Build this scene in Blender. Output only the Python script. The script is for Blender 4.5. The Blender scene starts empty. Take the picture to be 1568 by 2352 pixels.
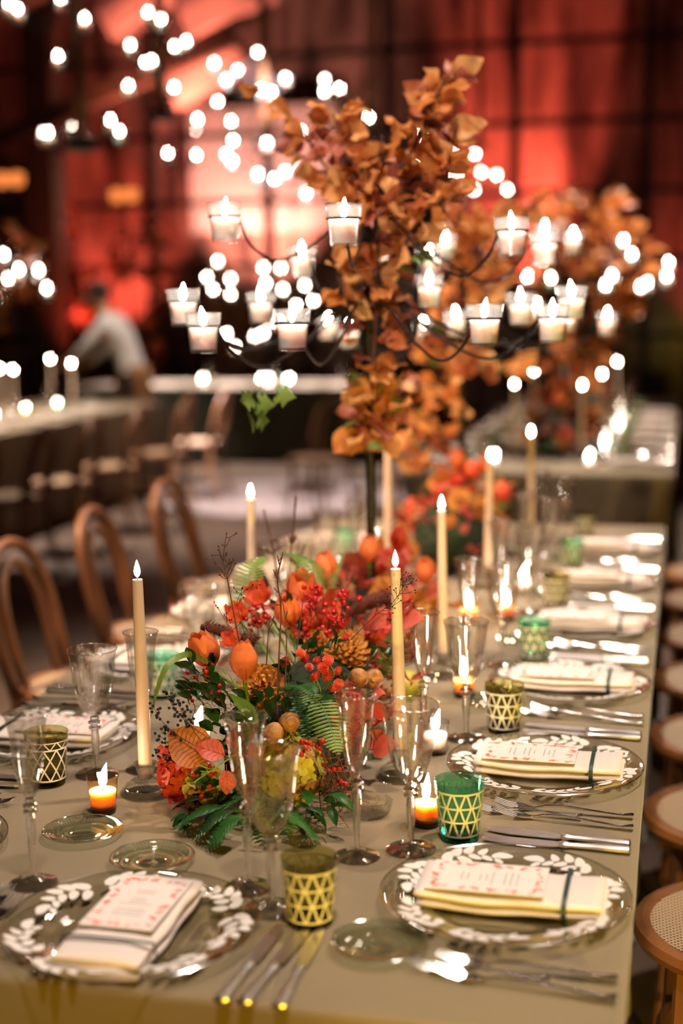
import bpy, bmesh, math, random
from mathutils import Vector, Matrix
PI = math.pi
RNG = random.Random(11)
scene = bpy.context.scene
COL = scene.collection

# ------------------------------------------------------------------ camera
TZ = 0.75                                     # height of the table tops
CAM = Vector((0.0, 0.0, TZ + 0.8191))
YAW, PITCH, ROLL, FPX = 0.2359, 0.1462, -0.0125, 3267.0
_f = Vector((-math.sin(YAW) * math.cos(PITCH), math.cos(YAW) * math.cos(PITCH), -math.sin(PITCH)))
_r0 = Vector((math.cos(YAW), math.sin(YAW), 0))
_u0 = _r0.cross(_f)
_r = _r0 * math.cos(ROLL) + _u0 * math.sin(ROLL)
_u = -_r0 * math.sin(ROLL) + _u0 * math.cos(ROLL)
cam = bpy.data.cameras.new('camera')
cam.sensor_fit = 'VERTICAL'
cam.sensor_height = 36.0
cam.lens = 36.0 * FPX / 2352.0
cam.clip_start = 0.05
cam.dof.use_dof = True
cam.dof.focus_distance = 2.32
cam.dof.aperture_fstop = 1.55
camo = bpy.data.objects.new('camera', cam)
COL.objects.link(camo)
camo.matrix_world = Matrix((( _r.x, _u.x, -_f.x, CAM.x), (_r.y, _u.y, -_f.y, CAM.y), (_r.z, _u.z, -_f.z, CAM.z), (0, 0, 0, 1)))
scene.camera = camo
vs = scene.view_settings
vs.view_transform = 'Standard'
vs.look = 'None'
vs.gamma = 1.0
vs.use_curve_mapping = False
vs.exposure = 0.30
scene.cycles.use_denoising = True
scene.cycles.use_adaptive_sampling = True
scene.cycles.adaptive_threshold = 0.10
scene.cycles.adaptive_min_samples = 10
scene.cycles.max_bounces = 8
scene.cycles.diffuse_bounces = 2
scene.cycles.glossy_bounces = 4
scene.cycles.transparent_max_bounces = 24
scene.cycles.transmission_bounces = 6
scene.cycles.caustics_reflective = False
scene.cycles.caustics_refractive = False
scene.cycles.sample_clamp_indirect = 6.0

# ------------------------------------------------------------------ world and lamps
world = bpy.data.worlds.new('hall_air')
scene.world = world
world.use_nodes = True
world.node_tree.nodes['Background'].inputs[0].default_value = (1.0, 0.66, 0.46, 1)
world.node_tree.nodes['Background'].inputs[1].default_value = 0.24

def spot(name, loc, target, power, color, angle=60, blend=0.6, radius=0.08):
    l = bpy.data.lights.new(name, 'SPOT')
    l.energy = power
    l.color = color
    l.spot_size = math.radians(angle)
    l.spot_blend = blend
    l.shadow_soft_size = radius
    o = bpy.data.objects.new(name, l)
    COL.objects.link(o)
    o.location = loc
    o.rotation_euler = (Vector(target) - Vector(loc)).to_track_quat('-Z', 'Y').to_euler()
    return o

WARM = (1.0, 0.82, 0.69)
spot('ceiling_spot_front', (-0.2, 0.9, 4.3), (-0.7, 2.0, 0.75), 290, WARM, 46, 0.8, 0.10)
spot('ceiling_spot_middle', (0.8, 3.1, 5.6), (-0.6, 2.8, 0.75), 640, WARM, 50, 0.8, 0.10)
spot('ceiling_spot_far', (-0.4, 7.0, 4.8), (-0.7, 5.6, 0.75), 900, WARM, 60, 0.8, 0.08)
spot('ceiling_spot_second_table', (-0.2, 9.4, 4.8), (-0.6, 9.0, 0.75), 1200, WARM, 60, 0.8, 0.08)
spot('ceiling_spot_side_table', (-4.65, 8.6, 4.8), (-4.7, 9.4, 0.75), 2000, WARM, 60, 0.8, 0.08)
spot('ceiling_spot_cross_table', (-4.0, 13.8, 4.8), (-4.0, 14.0, 0.75), 1900, WARM, 60, 0.8, 0.08)
spot('ceiling_spot_chairs', (-3.2, 3.2, 4.2), (-1.7, 4.4, 0.6), 1300, (1.0, 0.66, 0.40), 50, 0.8, 0.08)
spot('yellow_floor_lamp', (0.35, -2.2, 0.84), (-0.40, 1.9, 0.40), 330, (1.0, 0.58, 0.03), 27, 0.7, 0.04)
spot('yellow_side_lamp', (1.5, -0.6, 1.05), (0.15, 2.5, 0.45), 240, (1.0, 0.70, 0.12), 40, 0.3, 0.03)
spot('cool_floor_spot', (-3.0, 9.6, 4.9), (-3.2, 11.1, 0.0), 7500, (0.86, 0.84, 1.0), 24, 0.25, 0.05)
spot('added_tree_fill', (-1.5, 0.9, 4.0), (-0.7, 3.4, 1.55), 480, WARM, 44, 0.8, 0.1)  # added fill from the front, brightens the beech leaves
spot('added_waiter_fill', (-4.1, 11.0, 4.8), (-5.0, 12.35, 1.2), 420, WARM, 30, 0.6, 0.08)  # extra light put in to whiten the waiter's shirt
RED = (1.0, 0.15, 0.10)
spot('red_plant_light', (-6.2, 14.4, 0.4), (-6.5, 15.5, 2.4), 500, RED, 60, 0.9, 0.05)
spot('red_uplight_centre', (-1.95, 17.2, 0.9), (-1.95, 17.95, 2.9), 3000, RED, 48, 1.0, 0.05)
spot('red_uplight_far', (0.5, 17.2, 0.3), (0.4, 17.95, 2.6), 320, RED, 60, 1.0, 0.05)
spot('red_uplight_near', (-7.3, 17.2, 0.6), (-7.25, 17.95, 2.6), 900, RED, 60, 1.0, 0.05)
spot('pink_uplight', (-5.3, 17.1, 1.2), (-5.35, 17.85, 3.3), 1000, (1.0, 0.42, 0.34), 80, 0.9, 0.05)
spot('pink_roof_uplight', (-5.2, 14.2, 2.6), (-5.8, 15.2, 5.5), 1200, (1.0, 0.30, 0.22), 80, 0.9, 0.05)

def ray(px, py):
    return _f + _r * ((px - 784.0) / FPX) - _u * ((py - 1176.0) / FPX)
def onz(px, py, z):
    d = ray(px, py)
    return CAM + d * ((z - CAM.z) / d.z)
def ony(px, py, y):
    d = ray(px, py)
    return CAM + d * (y / d.y)
def ond(px, py, depth):
    return CAM + ray(px, py) * depth

# ------------------------------------------------------------------ materials
M = {}
def nodes(name):
    m = bpy.data.materials.new(name)
    m.use_nodes = True
    nt = m.node_tree
    nt.nodes.clear()
    out = nt.nodes.new('ShaderNodeOutputMaterial')
    return m, nt, out
def sset(n, **kw):
    for k, v in kw.items():
        k = k.replace('_', ' ')
        if k in n.inputs:
            n.inputs[k].default_value = v
def rgba(c):
    return (c[0], c[1], c[2], 1.0)
def srgb(r, g, b):
    f = lambda v: ((v / 255 + 0.055) / 1.055) ** 2.4 if v > 10 else v / 255 / 12.92
    return (f(r), f(g), f(b))

def plain(name, col, rough=0.5, metal=0.0, col2=None, scale=40.0, bump=0.0, bscale=200.0, sheen=0.0, stretch=None, spec=0.5, detail=3.0):
    m, nt, out = nodes(name)
    p = nt.nodes.new('ShaderNodeBsdfPrincipled')
    sset(p, Base_Color=rgba(col), Roughness=rough, Metallic=metal, Sheen_Weight=sheen, Specular_IOR_Level=spec)
    tc = nt.nodes.new('ShaderNodeTexCoord')
    src = tc.outputs['Object']
    if stretch:
        mp = nt.nodes.new('ShaderNodeMapping')
        mp.inputs['Scale'].default_value = stretch
        nt.links.new(src, mp.inputs[0])
        src = mp.outputs[0]
    if col2:
        n = nt.nodes.new('ShaderNodeTexNoise')
        sset(n, Scale=scale, Detail=detail)
        nt.links.new(src, n.inputs['Vector'])
        mx = nt.nodes.new('ShaderNodeMix')
        mx.data_type = 'RGBA'
        mx.inputs[6].default_value = rgba(col)
        mx.inputs[7].default_value = rgba(col2)
        cr = nt.nodes.new('ShaderNodeMapRange')
        sset(cr, From_Min=0.35, From_Max=0.65)
        nt.links.new(n.outputs[0], cr.inputs[0])
        nt.links.new(cr.outputs[0], mx.inputs[0])
        nt.links.new(mx.outputs[2], p.inputs['Base Color'])
    if bump:
        n2 = nt.nodes.new('ShaderNodeTexNoise')
        sset(n2, Scale=bscale, Detail=2.0)
        nt.links.new(src, n2.inputs['Vector'])
        b = nt.nodes.new('ShaderNodeBump')
        sset(b, Strength=bump, Distance=0.002)
        nt.links.new(n2.outputs[0], b.inputs['Height'])
        nt.links.new(b.outputs[0], p.inputs['Normal'])
    nt.links.new(p.outputs[0], out.inputs[0])
    M[name] = m
    return m

def leafy(name, col, col2, rough=0.45, trans=0.35, scale=30.0):
    m, nt, out = nodes(name)
    tc = nt.nodes.new('ShaderNodeTexCoord')
    oi = nt.nodes.new('ShaderNodeObjectInfo')
    n = nt.nodes.new('ShaderNodeTexNoise')
    sset(n, Scale=scale, Detail=3.0)
    nt.links.new(tc.outputs['Object'], n.inputs['Vector'])
    add = nt.nodes.new('ShaderNodeMath')
    add.operation = 'MULTIPLY_ADD'
    nt.links.new(oi.outputs['Random'], add.inputs[0])
    add.inputs[1].default_value = 0.7
    sub = nt.nodes.new('ShaderNodeMath')
    sub.operation = 'SUBTRACT'
    nt.links.new(n.outputs[0], sub.inputs[0])
    sub.inputs[1].default_value = 0.35
    nt.links.new(sub.outputs[0], add.inputs[2])
    mx = nt.nodes.new('ShaderNodeMix')
    mx.data_type = 'RGBA'
    mx.clamp_factor = True
    mx.inputs[6].default_value = rgba(col)
    mx.inputs[7].default_value = rgba(col2)
    nt.links.new(add.outputs[0], mx.inputs[0])
    p = nt.nodes.new('ShaderNodeBsdfPrincipled')
    sset(p, Roughness=rough, Specular_IOR_Level=0.4)
    nt.links.new(mx.outputs[2], p.inputs['Base Color'])
    t = nt.nodes.new('ShaderNodeBsdfTranslucent')
    nt.links.new(mx.outputs[2], t.inputs[0])
    ms = nt.nodes.new('ShaderNodeMixShader')
    ms.inputs[0].default_value = trans
    nt.links.new(p.outputs[0], ms.inputs[1])
    nt.links.new(t.outputs[0], ms.inputs[2])
    nt.links.new(ms.outputs[0], out.inputs[0])
    M[name] = m
    return m

def thin_glass(name, tint=(1, 1, 1), refl=0.9, rough=0.02, base=0.03, power=1.0):
    # thin pane: what is not mirrored by the surface goes straight through, coloured by the glass
    m, nt, out = nodes(name)
    tr = nt.nodes.new('ShaderNodeBsdfTransparent')
    tr.inputs[0].default_value = rgba(tint)
    gl = nt.nodes.new('ShaderNodeBsdfGlossy')
    sset(gl, Roughness=rough)
    gl.inputs[0].default_value = (1, 1, 1, 1)
    lw = nt.nodes.new('ShaderNodeLayerWeight')
    fr = nt.nodes.new('ShaderNodeMath')
    fr.operation = 'POWER'
    nt.links.new(lw.outputs['Facing'], fr.inputs[0])
    fr.inputs[1].default_value = 4.0 * power
    ml = nt.nodes.new('ShaderNodeMath')
    ml.operation = 'MULTIPLY_ADD'
    nt.links.new(fr.outputs[0], ml.inputs[0])
    ml.inputs[1].default_value = refl
    ml.inputs[2].default_value = base
    ms = nt.nodes.new('ShaderNodeMixShader')
    nt.links.new(ml.outputs[0], ms.inputs[0])
    nt.links.new(tr.outputs[0], ms.inputs[1])
    nt.links.new(gl.outputs[0], ms.inputs[2])
    nt.links.new(ms.outputs[0], out.inputs[0])
    M[name] = m
    return m

def solid_glass(name, tint=(1, 1, 1), clear=0.45):
    m, nt, out = nodes(name)
    g = nt.nodes.new('ShaderNodeBsdfGlass')
    g.inputs['Color'].default_value = rgba(tint)
    sset(g, Roughness=0.0, IOR=1.5)
    tr = nt.nodes.new('ShaderNodeBsdfTransparent')
    tr.inputs[0].default_value = rgba(tint)
    ms = nt.nodes.new('ShaderNodeMixShader')
    ms.inputs[0].default_value = clear
    nt.links.new(g.outputs[0], ms.inputs[1])
    nt.links.new(tr.outputs[0], ms.inputs[2])
    nt.links.new(ms.outputs[0], out.inputs[0])
    M[name] = m
    return m

def milky_glass(name, tint=(1, 1, 1), milk=0.05):
    m = thin_glass(name, tint, 0.9, 0.03, 0.06, 0.6)
    nt = m.node_tree
    out = next(n for n in nt.nodes if n.type == 'OUTPUT_MATERIAL')
    src = out.inputs[0].links[0].from_socket
    t = nt.nodes.new('ShaderNodeBsdfTranslucent')
    d = nt.nodes.new('ShaderNodeBsdfDiffuse')
    a = nt.nodes.new('ShaderNodeMixShader')
    nt.links.new(t.outputs[0], a.inputs[1])
    nt.links.new(d.outputs[0], a.inputs[2])
    ms = nt.nodes.new('ShaderNodeMixShader')
    ms.inputs[0].default_value = milk
    nt.links.new(src, ms.inputs[1])
    nt.links.new(a.outputs[0], ms.inputs[2])
    nt.links.new(ms.outputs[0], out.inputs[0])
    return m

def glow(name, col, strength):
    m, nt, out = nodes(name)
    e = nt.nodes.new('ShaderNodeEmission')
    e.inputs[0].default_value = rgba(col)
    e.inputs[1].default_value = strength
    nt.links.new(e.outputs[0], out.inputs[0])
    M[name] = m
    return m

def waxy(name, col, radius=(0.03, 0.016, 0.008), scale=0.6):
    m, nt, out = nodes(name)
    p = nt.nodes.new('ShaderNodeBsdfPrincipled')
    sset(p, Base_Color=rgba(col), Roughness=0.45, Subsurface_Weight=1.0, Subsurface_Scale=scale)
    p.inputs['Subsurface Radius'].default_value = radius
    nt.links.new(p.outputs[0], out.inputs[0])
    M[name] = m
    return m

def cloth_mat(name, col, col2, weave=900.0, wrinkle=0.35):
    m, nt, out = nodes(name)
    tc = nt.nodes.new('ShaderNodeTexCoord')
    n = nt.nodes.new('ShaderNodeTexNoise')
    sset(n, Scale=6.0, Detail=5.0, Roughness=0.6)
    nt.links.new(tc.outputs['Object'], n.inputs['Vector'])
    mx = nt.nodes.new('ShaderNodeMix')
    mx.data_type = 'RGBA'
    mx.inputs[6].default_value = rgba(col)
    mx.inputs[7].default_value = rgba(col2)
    nt.links.new(n.outputs[0], mx.inputs[0])
    n2 = nt.nodes.new('ShaderNodeTexNoise')
    sset(n2, Scale=weave, Detail=1.0)
    nt.links.new(tc.outputs['Object'], n2.inputs['Vector'])
    n3 = nt.nodes.new('ShaderNodeTexNoise')
    sset(n3, Scale=3.5, Detail=4.0, Distortion=1.2)
    nt.links.new(tc.outputs['Object'], n3.inputs['Vector'])
    b1 = nt.nodes.new('ShaderNodeBump')
    sset(b1, Strength=wrinkle, Distance=0.02)
    nt.links.new(n3.outputs[0], b1.inputs['Height'])
    b2 = nt.nodes.new('ShaderNodeBump')
    sset(b2, Strength=0.25, Distance=0.001)
    nt.links.new(n2.outputs[0], b2.inputs['Height'])
    nt.links.new(b1.outputs[0], b2.inputs['Normal'])
    p = nt.nodes.new('ShaderNodeBsdfPrincipled')
    sset(p, Roughness=0.8, Sheen_Weight=0.25, Specular_IOR_Level=0.25)
    nt.links.new(mx.outputs[2], p.inputs['Base Color'])
    nt.links.new(b2.outputs[0], p.inputs['Normal'])
    nt.links.new(p.outputs[0], out.inputs[0])
    M[name] = m
    return m

def cane_mat(name):
    m, nt, out = nodes(name)
    tc = nt.nodes.new('ShaderNodeTexCoord')
    w = []
    for rot in (PI / 4, -PI / 4):
        mp = nt.nodes.new('ShaderNodeMapping')
        mp.inputs['Rotation'].default_value = (0, 0, rot)
        nt.links.new(tc.outputs['Object'], mp.inputs[0])
        wv = nt.nodes.new('ShaderNodeTexWave')
        sset(wv, Scale=38.0, Distortion=0.0)
        nt.links.new(mp.outputs[0], wv.inputs['Vector'])
        w.append(wv)
    mxm = nt.nodes.new('ShaderNodeMath')
    mxm.operation = 'MAXIMUM'
    nt.links.new(w[0].outputs['Fac'], mxm.inputs[0])
    nt.links.new(w[1].outputs['Fac'], mxm.inputs[1])
    cr = nt.nodes.new('ShaderNodeMapRange')
    sset(cr, From_Min=0.35, From_Max=0.75)
    nt.links.new(mxm.outputs[0], cr.inputs[0])
    mx = nt.nodes.new('ShaderNodeMix')
    mx.data_type = 'RGBA'
    mx.inputs[6].default_value = rgba(srgb(56, 40, 26))
    mx.inputs[7].default_value = rgba(srgb(182, 156, 124))
    nt.links.new(cr.outputs[0], mx.inputs[0])
    b = nt.nodes.new('ShaderNodeBump')
    sset(b, Strength=0.7, Distance=0.003)
    nt.links.new(mxm.outputs[0], b.inputs['Height'])
    p = nt.nodes.new('ShaderNodeBsdfPrincipled')
    sset(p, Roughness=0.45)
    nt.links.new(mx.outputs[2], p.inputs['Base Color'])
    nt.links.new(b.outputs[0], p.inputs['Normal'])
    nt.links.new(p.outputs[0], out.inputs[0])
    M[name] = m

cloth_mat('olive_cloth', srgb(136, 120, 94), srgb(120, 106, 82), 700, 0.12)
cloth_mat('shade_toned_cloth', srgb(70, 74, 60), srgb(58, 62, 48), 700, 0.2)  # for a drape that gets no light: the shade is in the colour
cloth_mat('linen', srgb(230, 216, 206), srgb(220, 206, 195), 600, 0.1)
plain('card', srgb(228, 216, 206), 0.7, bump=0.05, bscale=600)
plain('print_orange', srgb(214, 96, 66), 0.8, col2=srgb(226, 132, 104), scale=60)
plain('print_rose', srgb(226, 130, 118), 0.8, col2=srgb(236, 168, 156), scale=60)
plain('print_grey', srgb(140, 128, 122), 0.8)
plain('ribbon', srgb(28, 56, 46), 0.5)
plain('silver', (0.82, 0.79, 0.75), 0.17, 1.0)
plain('knife_silver', (0.90, 0.86, 0.82), 0.30, 1.0)
plain('black_iron', srgb(34, 28, 24), 0.42, 0.6, bump=0.2, bscale=120)
plain('steel_frame', srgb(24, 22, 18), 0.5, 0.3)
plain('bentwood', srgb(130, 84, 50), 0.40, col2=srgb(100, 62, 36), scale=9, stretch=(1, 1, 0.25))
plain('dark_wood', srgb(64, 42, 26), 0.5, col2=srgb(46, 30, 18), scale=12)
cane_mat('cane')
thin_glass('glass', (0.98, 0.98, 0.97), 1.0, 0.02, 0.05, 0.6)
thin_glass('rim_glass', (1, 1, 1), 0.5, 0.12, 0.45, 0.5)
solid_glass('bowl_glass', (1, 1, 0.99), 0.74)
thin_glass('plate_glass', (0.93, 0.93, 0.89), 0.9, 0.03, 0.05)
thin_glass('green_tint_glass', (0.90, 0.95, 0.89), 0.9, 0.03, 0.06, 0.7)
thin_glass('pane_glass', (0.9, 0.88, 0.86), 0.5, 0.15, 0.01)
solid_glass('stem_glass', (1, 1, 0.99), 0.35)
solid_glass('thick_glass', (1, 1, 0.98), 0.72)
thin_glass('foot_glass', (0.97, 0.96, 0.94), 0.9, 0.08, 0.10, 0.5)
solid_glass('green_base', (0.05, 0.42, 0.30), 0.25)
solid_glass('olive_base', (0.16, 0.16, 0.03), 0.25)
thin_glass('green_glass', (0.60, 0.88, 0.77), 0.9, 0.02, 0.04)
thin_glass('olive_glass', (0.74, 0.72, 0.49), 0.9, 0.02, 0.04)
thin_glass('amber_glass', (1.0, 0.88, 0.72), 0.9, 0.03, 0.04)
milky_glass('cup_glass')
plain('etch_white', srgb(232, 226, 204), 0.75)
plain('frosted_leaf', srgb(226, 218, 208), 0.55, bump=0.1, bscale=300)
plain('votive_base', srgb(30, 16, 8), 0.2)
waxy('tallow', srgb(255, 236, 230), (0.05, 0.028, 0.026), 1.0)
waxy('amber_wax', srgb(255, 196, 142), (0.05, 0.022, 0.012), 1.0)
plain('ivory_wax', srgb(226, 196, 168), 0.4, spec=0.4)
glow('flame', (1.0, 0.83, 0.68), 105.0)
glow('flame_root', (0.15, 0.25, 1.0), 3.0)
glow('orange_bulb', (1.0, 0.26, 0.06), 1.1)
plain('wick', srgb(40, 26, 20), 0.9)
leafy('copper_leaf', srgb(198, 116, 54), srgb(222, 148, 84), 0.42, 0.4)
leafy('russet_leaf', srgb(158, 82, 46), srgb(192, 108, 64), 0.42, 0.35)
leafy('gold_leaf', srgb(226, 154, 84), srgb(238, 182, 118), 0.45, 0.45)
leafy('plum_leaf', srgb(146, 74, 60), srgb(180, 104, 86), 0.42, 0.3)
leafy('ivy_leaf', srgb(78, 104, 40), srgb(128, 150, 72), 0.4, 0.35)
leafy('dark_green', srgb(22, 50, 22), srgb(44, 82, 34), 0.35, 0.15)
leafy('fern_green', srgb(30, 82, 34), srgb(66, 118, 50), 0.38, 0.3)
leafy('light_fern', srgb(92, 134, 52), srgb(140, 168, 84), 0.42, 0.4)
leafy('tulip_orange', srgb(242, 126, 66), srgb(250, 152, 98), 0.4, 0.4, 18)
leafy('tulip_red', srgb(230, 86, 56), srgb(240, 116, 80), 0.4, 0.4, 18)
leafy('rose_pink', srgb(206, 88, 84), srgb(224, 126, 112), 0.45, 0.35, 18)
leafy('bronze_petal', srgb(212, 142, 62), srgb(236, 176, 96), 0.42, 0.3, 60)
leafy('button_red', srgb(186, 46, 36), srgb(220, 84, 58), 0.5, 0.2, 120)
leafy('hydrangea_red', srgb(206, 64, 48), srgb(226, 96, 66), 0.5, 0.35)
leafy('hydrangea_lime', srgb(192, 184, 60), srgb(218, 208, 104), 0.5, 0.4)
leafy('hydrangea_tan', srgb(206, 150, 92), srgb(220, 180, 128), 0.5, 0.4)
leafy('dogwood_red', srgb(184, 66, 54), srgb(208, 104, 88), 0.45, 0.3)
plain('berry_red', srgb(196, 28, 34), 0.18, col2=srgb(160, 16, 22), scale=80)
plain('berry_black', srgb(26, 28, 30), 0.25)
plain('twig', srgb(96, 58, 36), 0.7, col2=srgb(70, 40, 26), scale=60)
plain('green_stem', srgb(120, 150, 66), 0.45)
plain('plume', srgb(104, 46, 28), 0.9, col2=srgb(74, 30, 20), scale=300, bump=1.0, bscale=500)
plain('walnut_shell', srgb(188, 132, 76), 0.6, col2=srgb(146, 94, 50), scale=70, bump=1.0, bscale=110)
plain('straw', srgb(126, 66, 30), 0.8, col2=srgb(96, 46, 22), scale=90)
plain('moss', srgb(34, 48, 20), 0.95, col2=srgb(22, 30, 14), scale=60, bump=1.0, bscale=90)
plain('quince_skin', srgb(178, 160, 54), 0.5, col2=srgb(140, 138, 40), scale=20)
plain('floor_concrete', srgb(92, 76, 64), 0.6, col2=srgb(74, 60, 50), scale=3, bump=0.2, bscale=40)
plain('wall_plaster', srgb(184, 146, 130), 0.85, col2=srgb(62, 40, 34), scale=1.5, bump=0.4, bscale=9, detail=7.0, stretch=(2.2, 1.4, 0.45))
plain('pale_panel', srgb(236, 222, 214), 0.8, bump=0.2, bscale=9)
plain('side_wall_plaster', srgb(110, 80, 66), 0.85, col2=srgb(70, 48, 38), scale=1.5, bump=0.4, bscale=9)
plain('roof_board', srgb(120, 86, 72), 0.8, col2=srgb(84, 58, 48), scale=3, stretch=(0.3, 3, 1))
plain('skin', srgb(206, 150, 116), 0.5)
plain('white_shirt', srgb(236, 232, 230), 0.8, bump=0.2, bscale=60)
plain('tan_apron', srgb(150, 104, 60), 0.85, bump=0.2, bscale=60)
plain('dark_trousers', srgb(30, 26, 24), 0.85)
plain('dark_hair', srgb(34, 24, 18), 0.6)
plain('blush_cloth', srgb(200, 160, 142), 0.85)

# ------------------------------------------------------------------ mesh helpers
class MB:
    def __init__(s):
        s.v, s.f = [], []
    def add(s, vs, fs):
        o = len(s.v)
        s.v += [tuple(p) for p in vs]
        s.f += [tuple(i + o for i in q) for q in fs]
        return s
    def box(s, x0, x1, y0, y1, z0, z1):
        vs = [(x, y, z) for z in (z0, z1) for y in (y0, y1) for x in (x0, x1)]
        return s.add(vs, [(0, 2, 3, 1), (4, 5, 7, 6), (0, 1, 5, 4), (2, 6, 7, 3), (0, 4, 6, 2), (1, 3, 7, 5)])
    def lathe(s, prof, seg=24, at=(0, 0, 0), wob=None):
        vs, fs, rings = [], [], []
        for k, (r, z) in enumerate(prof):
            if r < 1e-6:
                rings.append([len(vs)])
                vs.append((at[0], at[1], at[2] + z))
            else:
                rings.append(list(range(len(vs), len(vs) + seg)))
                for i in range(seg):
                    a = 2 * PI * i / seg
                    rr = r * (wob(a, k) if wob else 1)
                    vs.append((at[0] + rr * math.cos(a), at[1] + rr * math.sin(a), at[2] + z))
        for a, b in zip(rings, rings[1:]):
            if len(a) == 1 and len(b) == 1:
                continue
            for i in range(seg):
                j = (i + 1) % seg
                if len(a) == 1:
                    fs.append((a[0], b[j], b[i]))
                elif len(b) == 1:
                    fs.append((a[i], a[j], b[0]))
                else:
                    fs.append((a[i], a[j], b[j], b[i]))
        return s.add(vs, fs)
    def tube(s, pts, rad, seg=6, closed=False, flat=1.0):
        pts = [Vector(p) for p in pts]
        n = len(pts)
        rads = rad if isinstance(rad, (list, tuple)) else [rad] * n
        tang = []
        for i in range(n):
            if closed:
                t = pts[(i + 1) % n] - pts[i - 1]
            else:
                t = pts[min(i + 1, n - 1)] - pts[max(i - 1, 0)]
            tang.append(t.normalized() if t.length > 1e-9 else Vector((0, 0, 1)))
        ref = Vector((0, 0, 1)) if abs(tang[0].z) < 0.9 else Vector((1, 0, 0))
        nrm = (ref - tang[0] * ref.dot(tang[0])).normalized()
        vs, fs = [], []
        for i in range(n):
            nrm = (nrm - tang[i] * nrm.dot(tang[i]))
            nrm = nrm.normalized() if nrm.length > 1e-6 else tang[i].orthogonal().normalized()
            bi = tang[i].cross(nrm)
            for k in range(seg):
                a = 2 * PI * k / seg
                vs.append(pts[i] + (nrm * math.cos(a) * flat + bi * math.sin(a)) * rads[i])
        for i in range(n if closed else n - 1):
            j = (i + 1) % n
            for k in range(seg):
                l = (k + 1) % seg
                fs.append((i * seg + k, i * seg + l, j * seg + l, j * seg + k))
        if not closed:
            fs.append(tuple(range(seg - 1, -1, -1)))
            fs.append(tuple((n - 1) * seg + k for k in range(seg)))
        return s.add(vs, fs)
    def ball(s, c, r, seg=8, rings=5, sc=(1, 1, 1)):
        prof = [(0, -1)] + [(math.cos(t), math.sin(t)) for t in [(-PI / 2 + PI * (i + 1) / (rings + 1)) for i in range(rings)]] + [(0, 1)]
        t = MB().lathe(prof, seg)
        return s.add([(c[0] + x * r * sc[0], c[1] + y * r * sc[1], c[2] + z * r * sc[2]) for x, y, z in t.v], t.f)
    def merge(s, other, mat=None):
        return s.add([mat @ Vector(p) for p in other.v] if mat else other.v, other.f)
    def mesh(s, name, mat, sharp=40):
        me = bpy.data.meshes.new(name)
        me.from_pydata(s.v, [], s.f)
        me.polygons.foreach_set('use_smooth', [True] * len(me.polygons))
        if sharp:
            me.set_sharp_from_angle(angle=math.radians(sharp))
        if mat:
            me.materials.append(M[mat])
        me.update()
        return me
    def build(s, name, mat, parent=None, loc=(0, 0, 0), rot=(0, 0, 0), sharp=40):
        return obj(name, s.mesh(name, mat, sharp), parent, loc, rot)

def obj(name, me, parent=None, loc=(0, 0, 0), rot=(0, 0, 0), scale=None):
    o = bpy.data.objects.new(name, me)
    COL.objects.link(o)
    o.location = loc
    o.rotation_euler = rot
    if scale is not None:
        o.scale = (scale, scale, scale) if isinstance(scale, (int, float)) else scale
    o.parent = parent
    return o
def tag(o, label=None, cat=None, group=None, kind=None):
    if label: o['label'] = label
    if cat: o['category'] = cat
    if group: o['group'] = group
    if kind: o['kind'] = kind
    return o
def thing(name, label, cat, loc=(0, 0, 0), rotz=0.0, group=None):
    return tag(obj(name, None, None, loc, (0, 0, rotz)), label, cat, group)
KIDS = {}
def kids(o):
    return list(o.children)
def dup(o, loc=None, rotz=None, label=None, group=None, parent=None, rot=None):
    c = o.copy()
    COL.objects.link(c)
    c.parent = parent
    if loc is not None: c.location = loc
    if rotz is not None: c.rotation_euler = (0, 0, rotz)
    if rot is not None: c.rotation_euler = rot
    if label: c['label'] = label
    if group: c['group'] = group
    for ch in PARTS[o.name]:
        d = ch.copy()
        COL.objects.link(d)
        d.parent = c
        for g in PARTS.get(ch.name, ()):
            e = g.copy()
            COL.objects.link(e)
            e.parent = d
    return c
PARTS = {}
def freeze(o):
    """remember the parts of a thing so that copies are made without walking the whole scene"""
    PARTS[o.name] = [c for c in bpy.data.objects if c.parent == o]
    for c in PARTS[o.name]:
        g = [d for d in bpy.data.objects if d.parent == c]
        if g: PARTS[c.name] = g
    return o
class Maker:
    """first call hands out the built thing itself, later calls hand out copies"""
    def __init__(s, proto):
        s.p, s.used = freeze(proto), False
    def __call__(s, loc, rotz=0.0, label=None, group=None, rot=None):
        if not s.used:
            s.used = True
            o = s.p
            o.location = loc
            o.rotation_euler = rot if rot is not None else (0, 0, rotz)
            if label: o['label'] = label
            if group: o['group'] = group
            elif 'group' in o.keys(): del o['group']
            return o
        o = dup(s.p, loc, rotz, label, group, rot=rot)
        if not group and 'group' in o.keys(): del o['group']
        return o

def catmull(pts, n=8):
    pts = [Vector(p) for p in pts]
    out = []
    P = [pts[0] * 2 - pts[1]] + pts + [pts[-1] * 2 - pts[-2]]
    for i in range(1, len(P) - 2):
        a, b, c, d = P[i - 1], P[i], P[i + 1], P[i + 2]
        for k in range(n):
            t = k / n
            out.append(0.5 * ((2 * b) + (c - a) * t + (2 * a - 5 * b + 4 * c - d) * t * t + (-a + 3 * b - 3 * c + d) * t ** 3))
    out.append(pts[-1])
    return out

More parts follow.
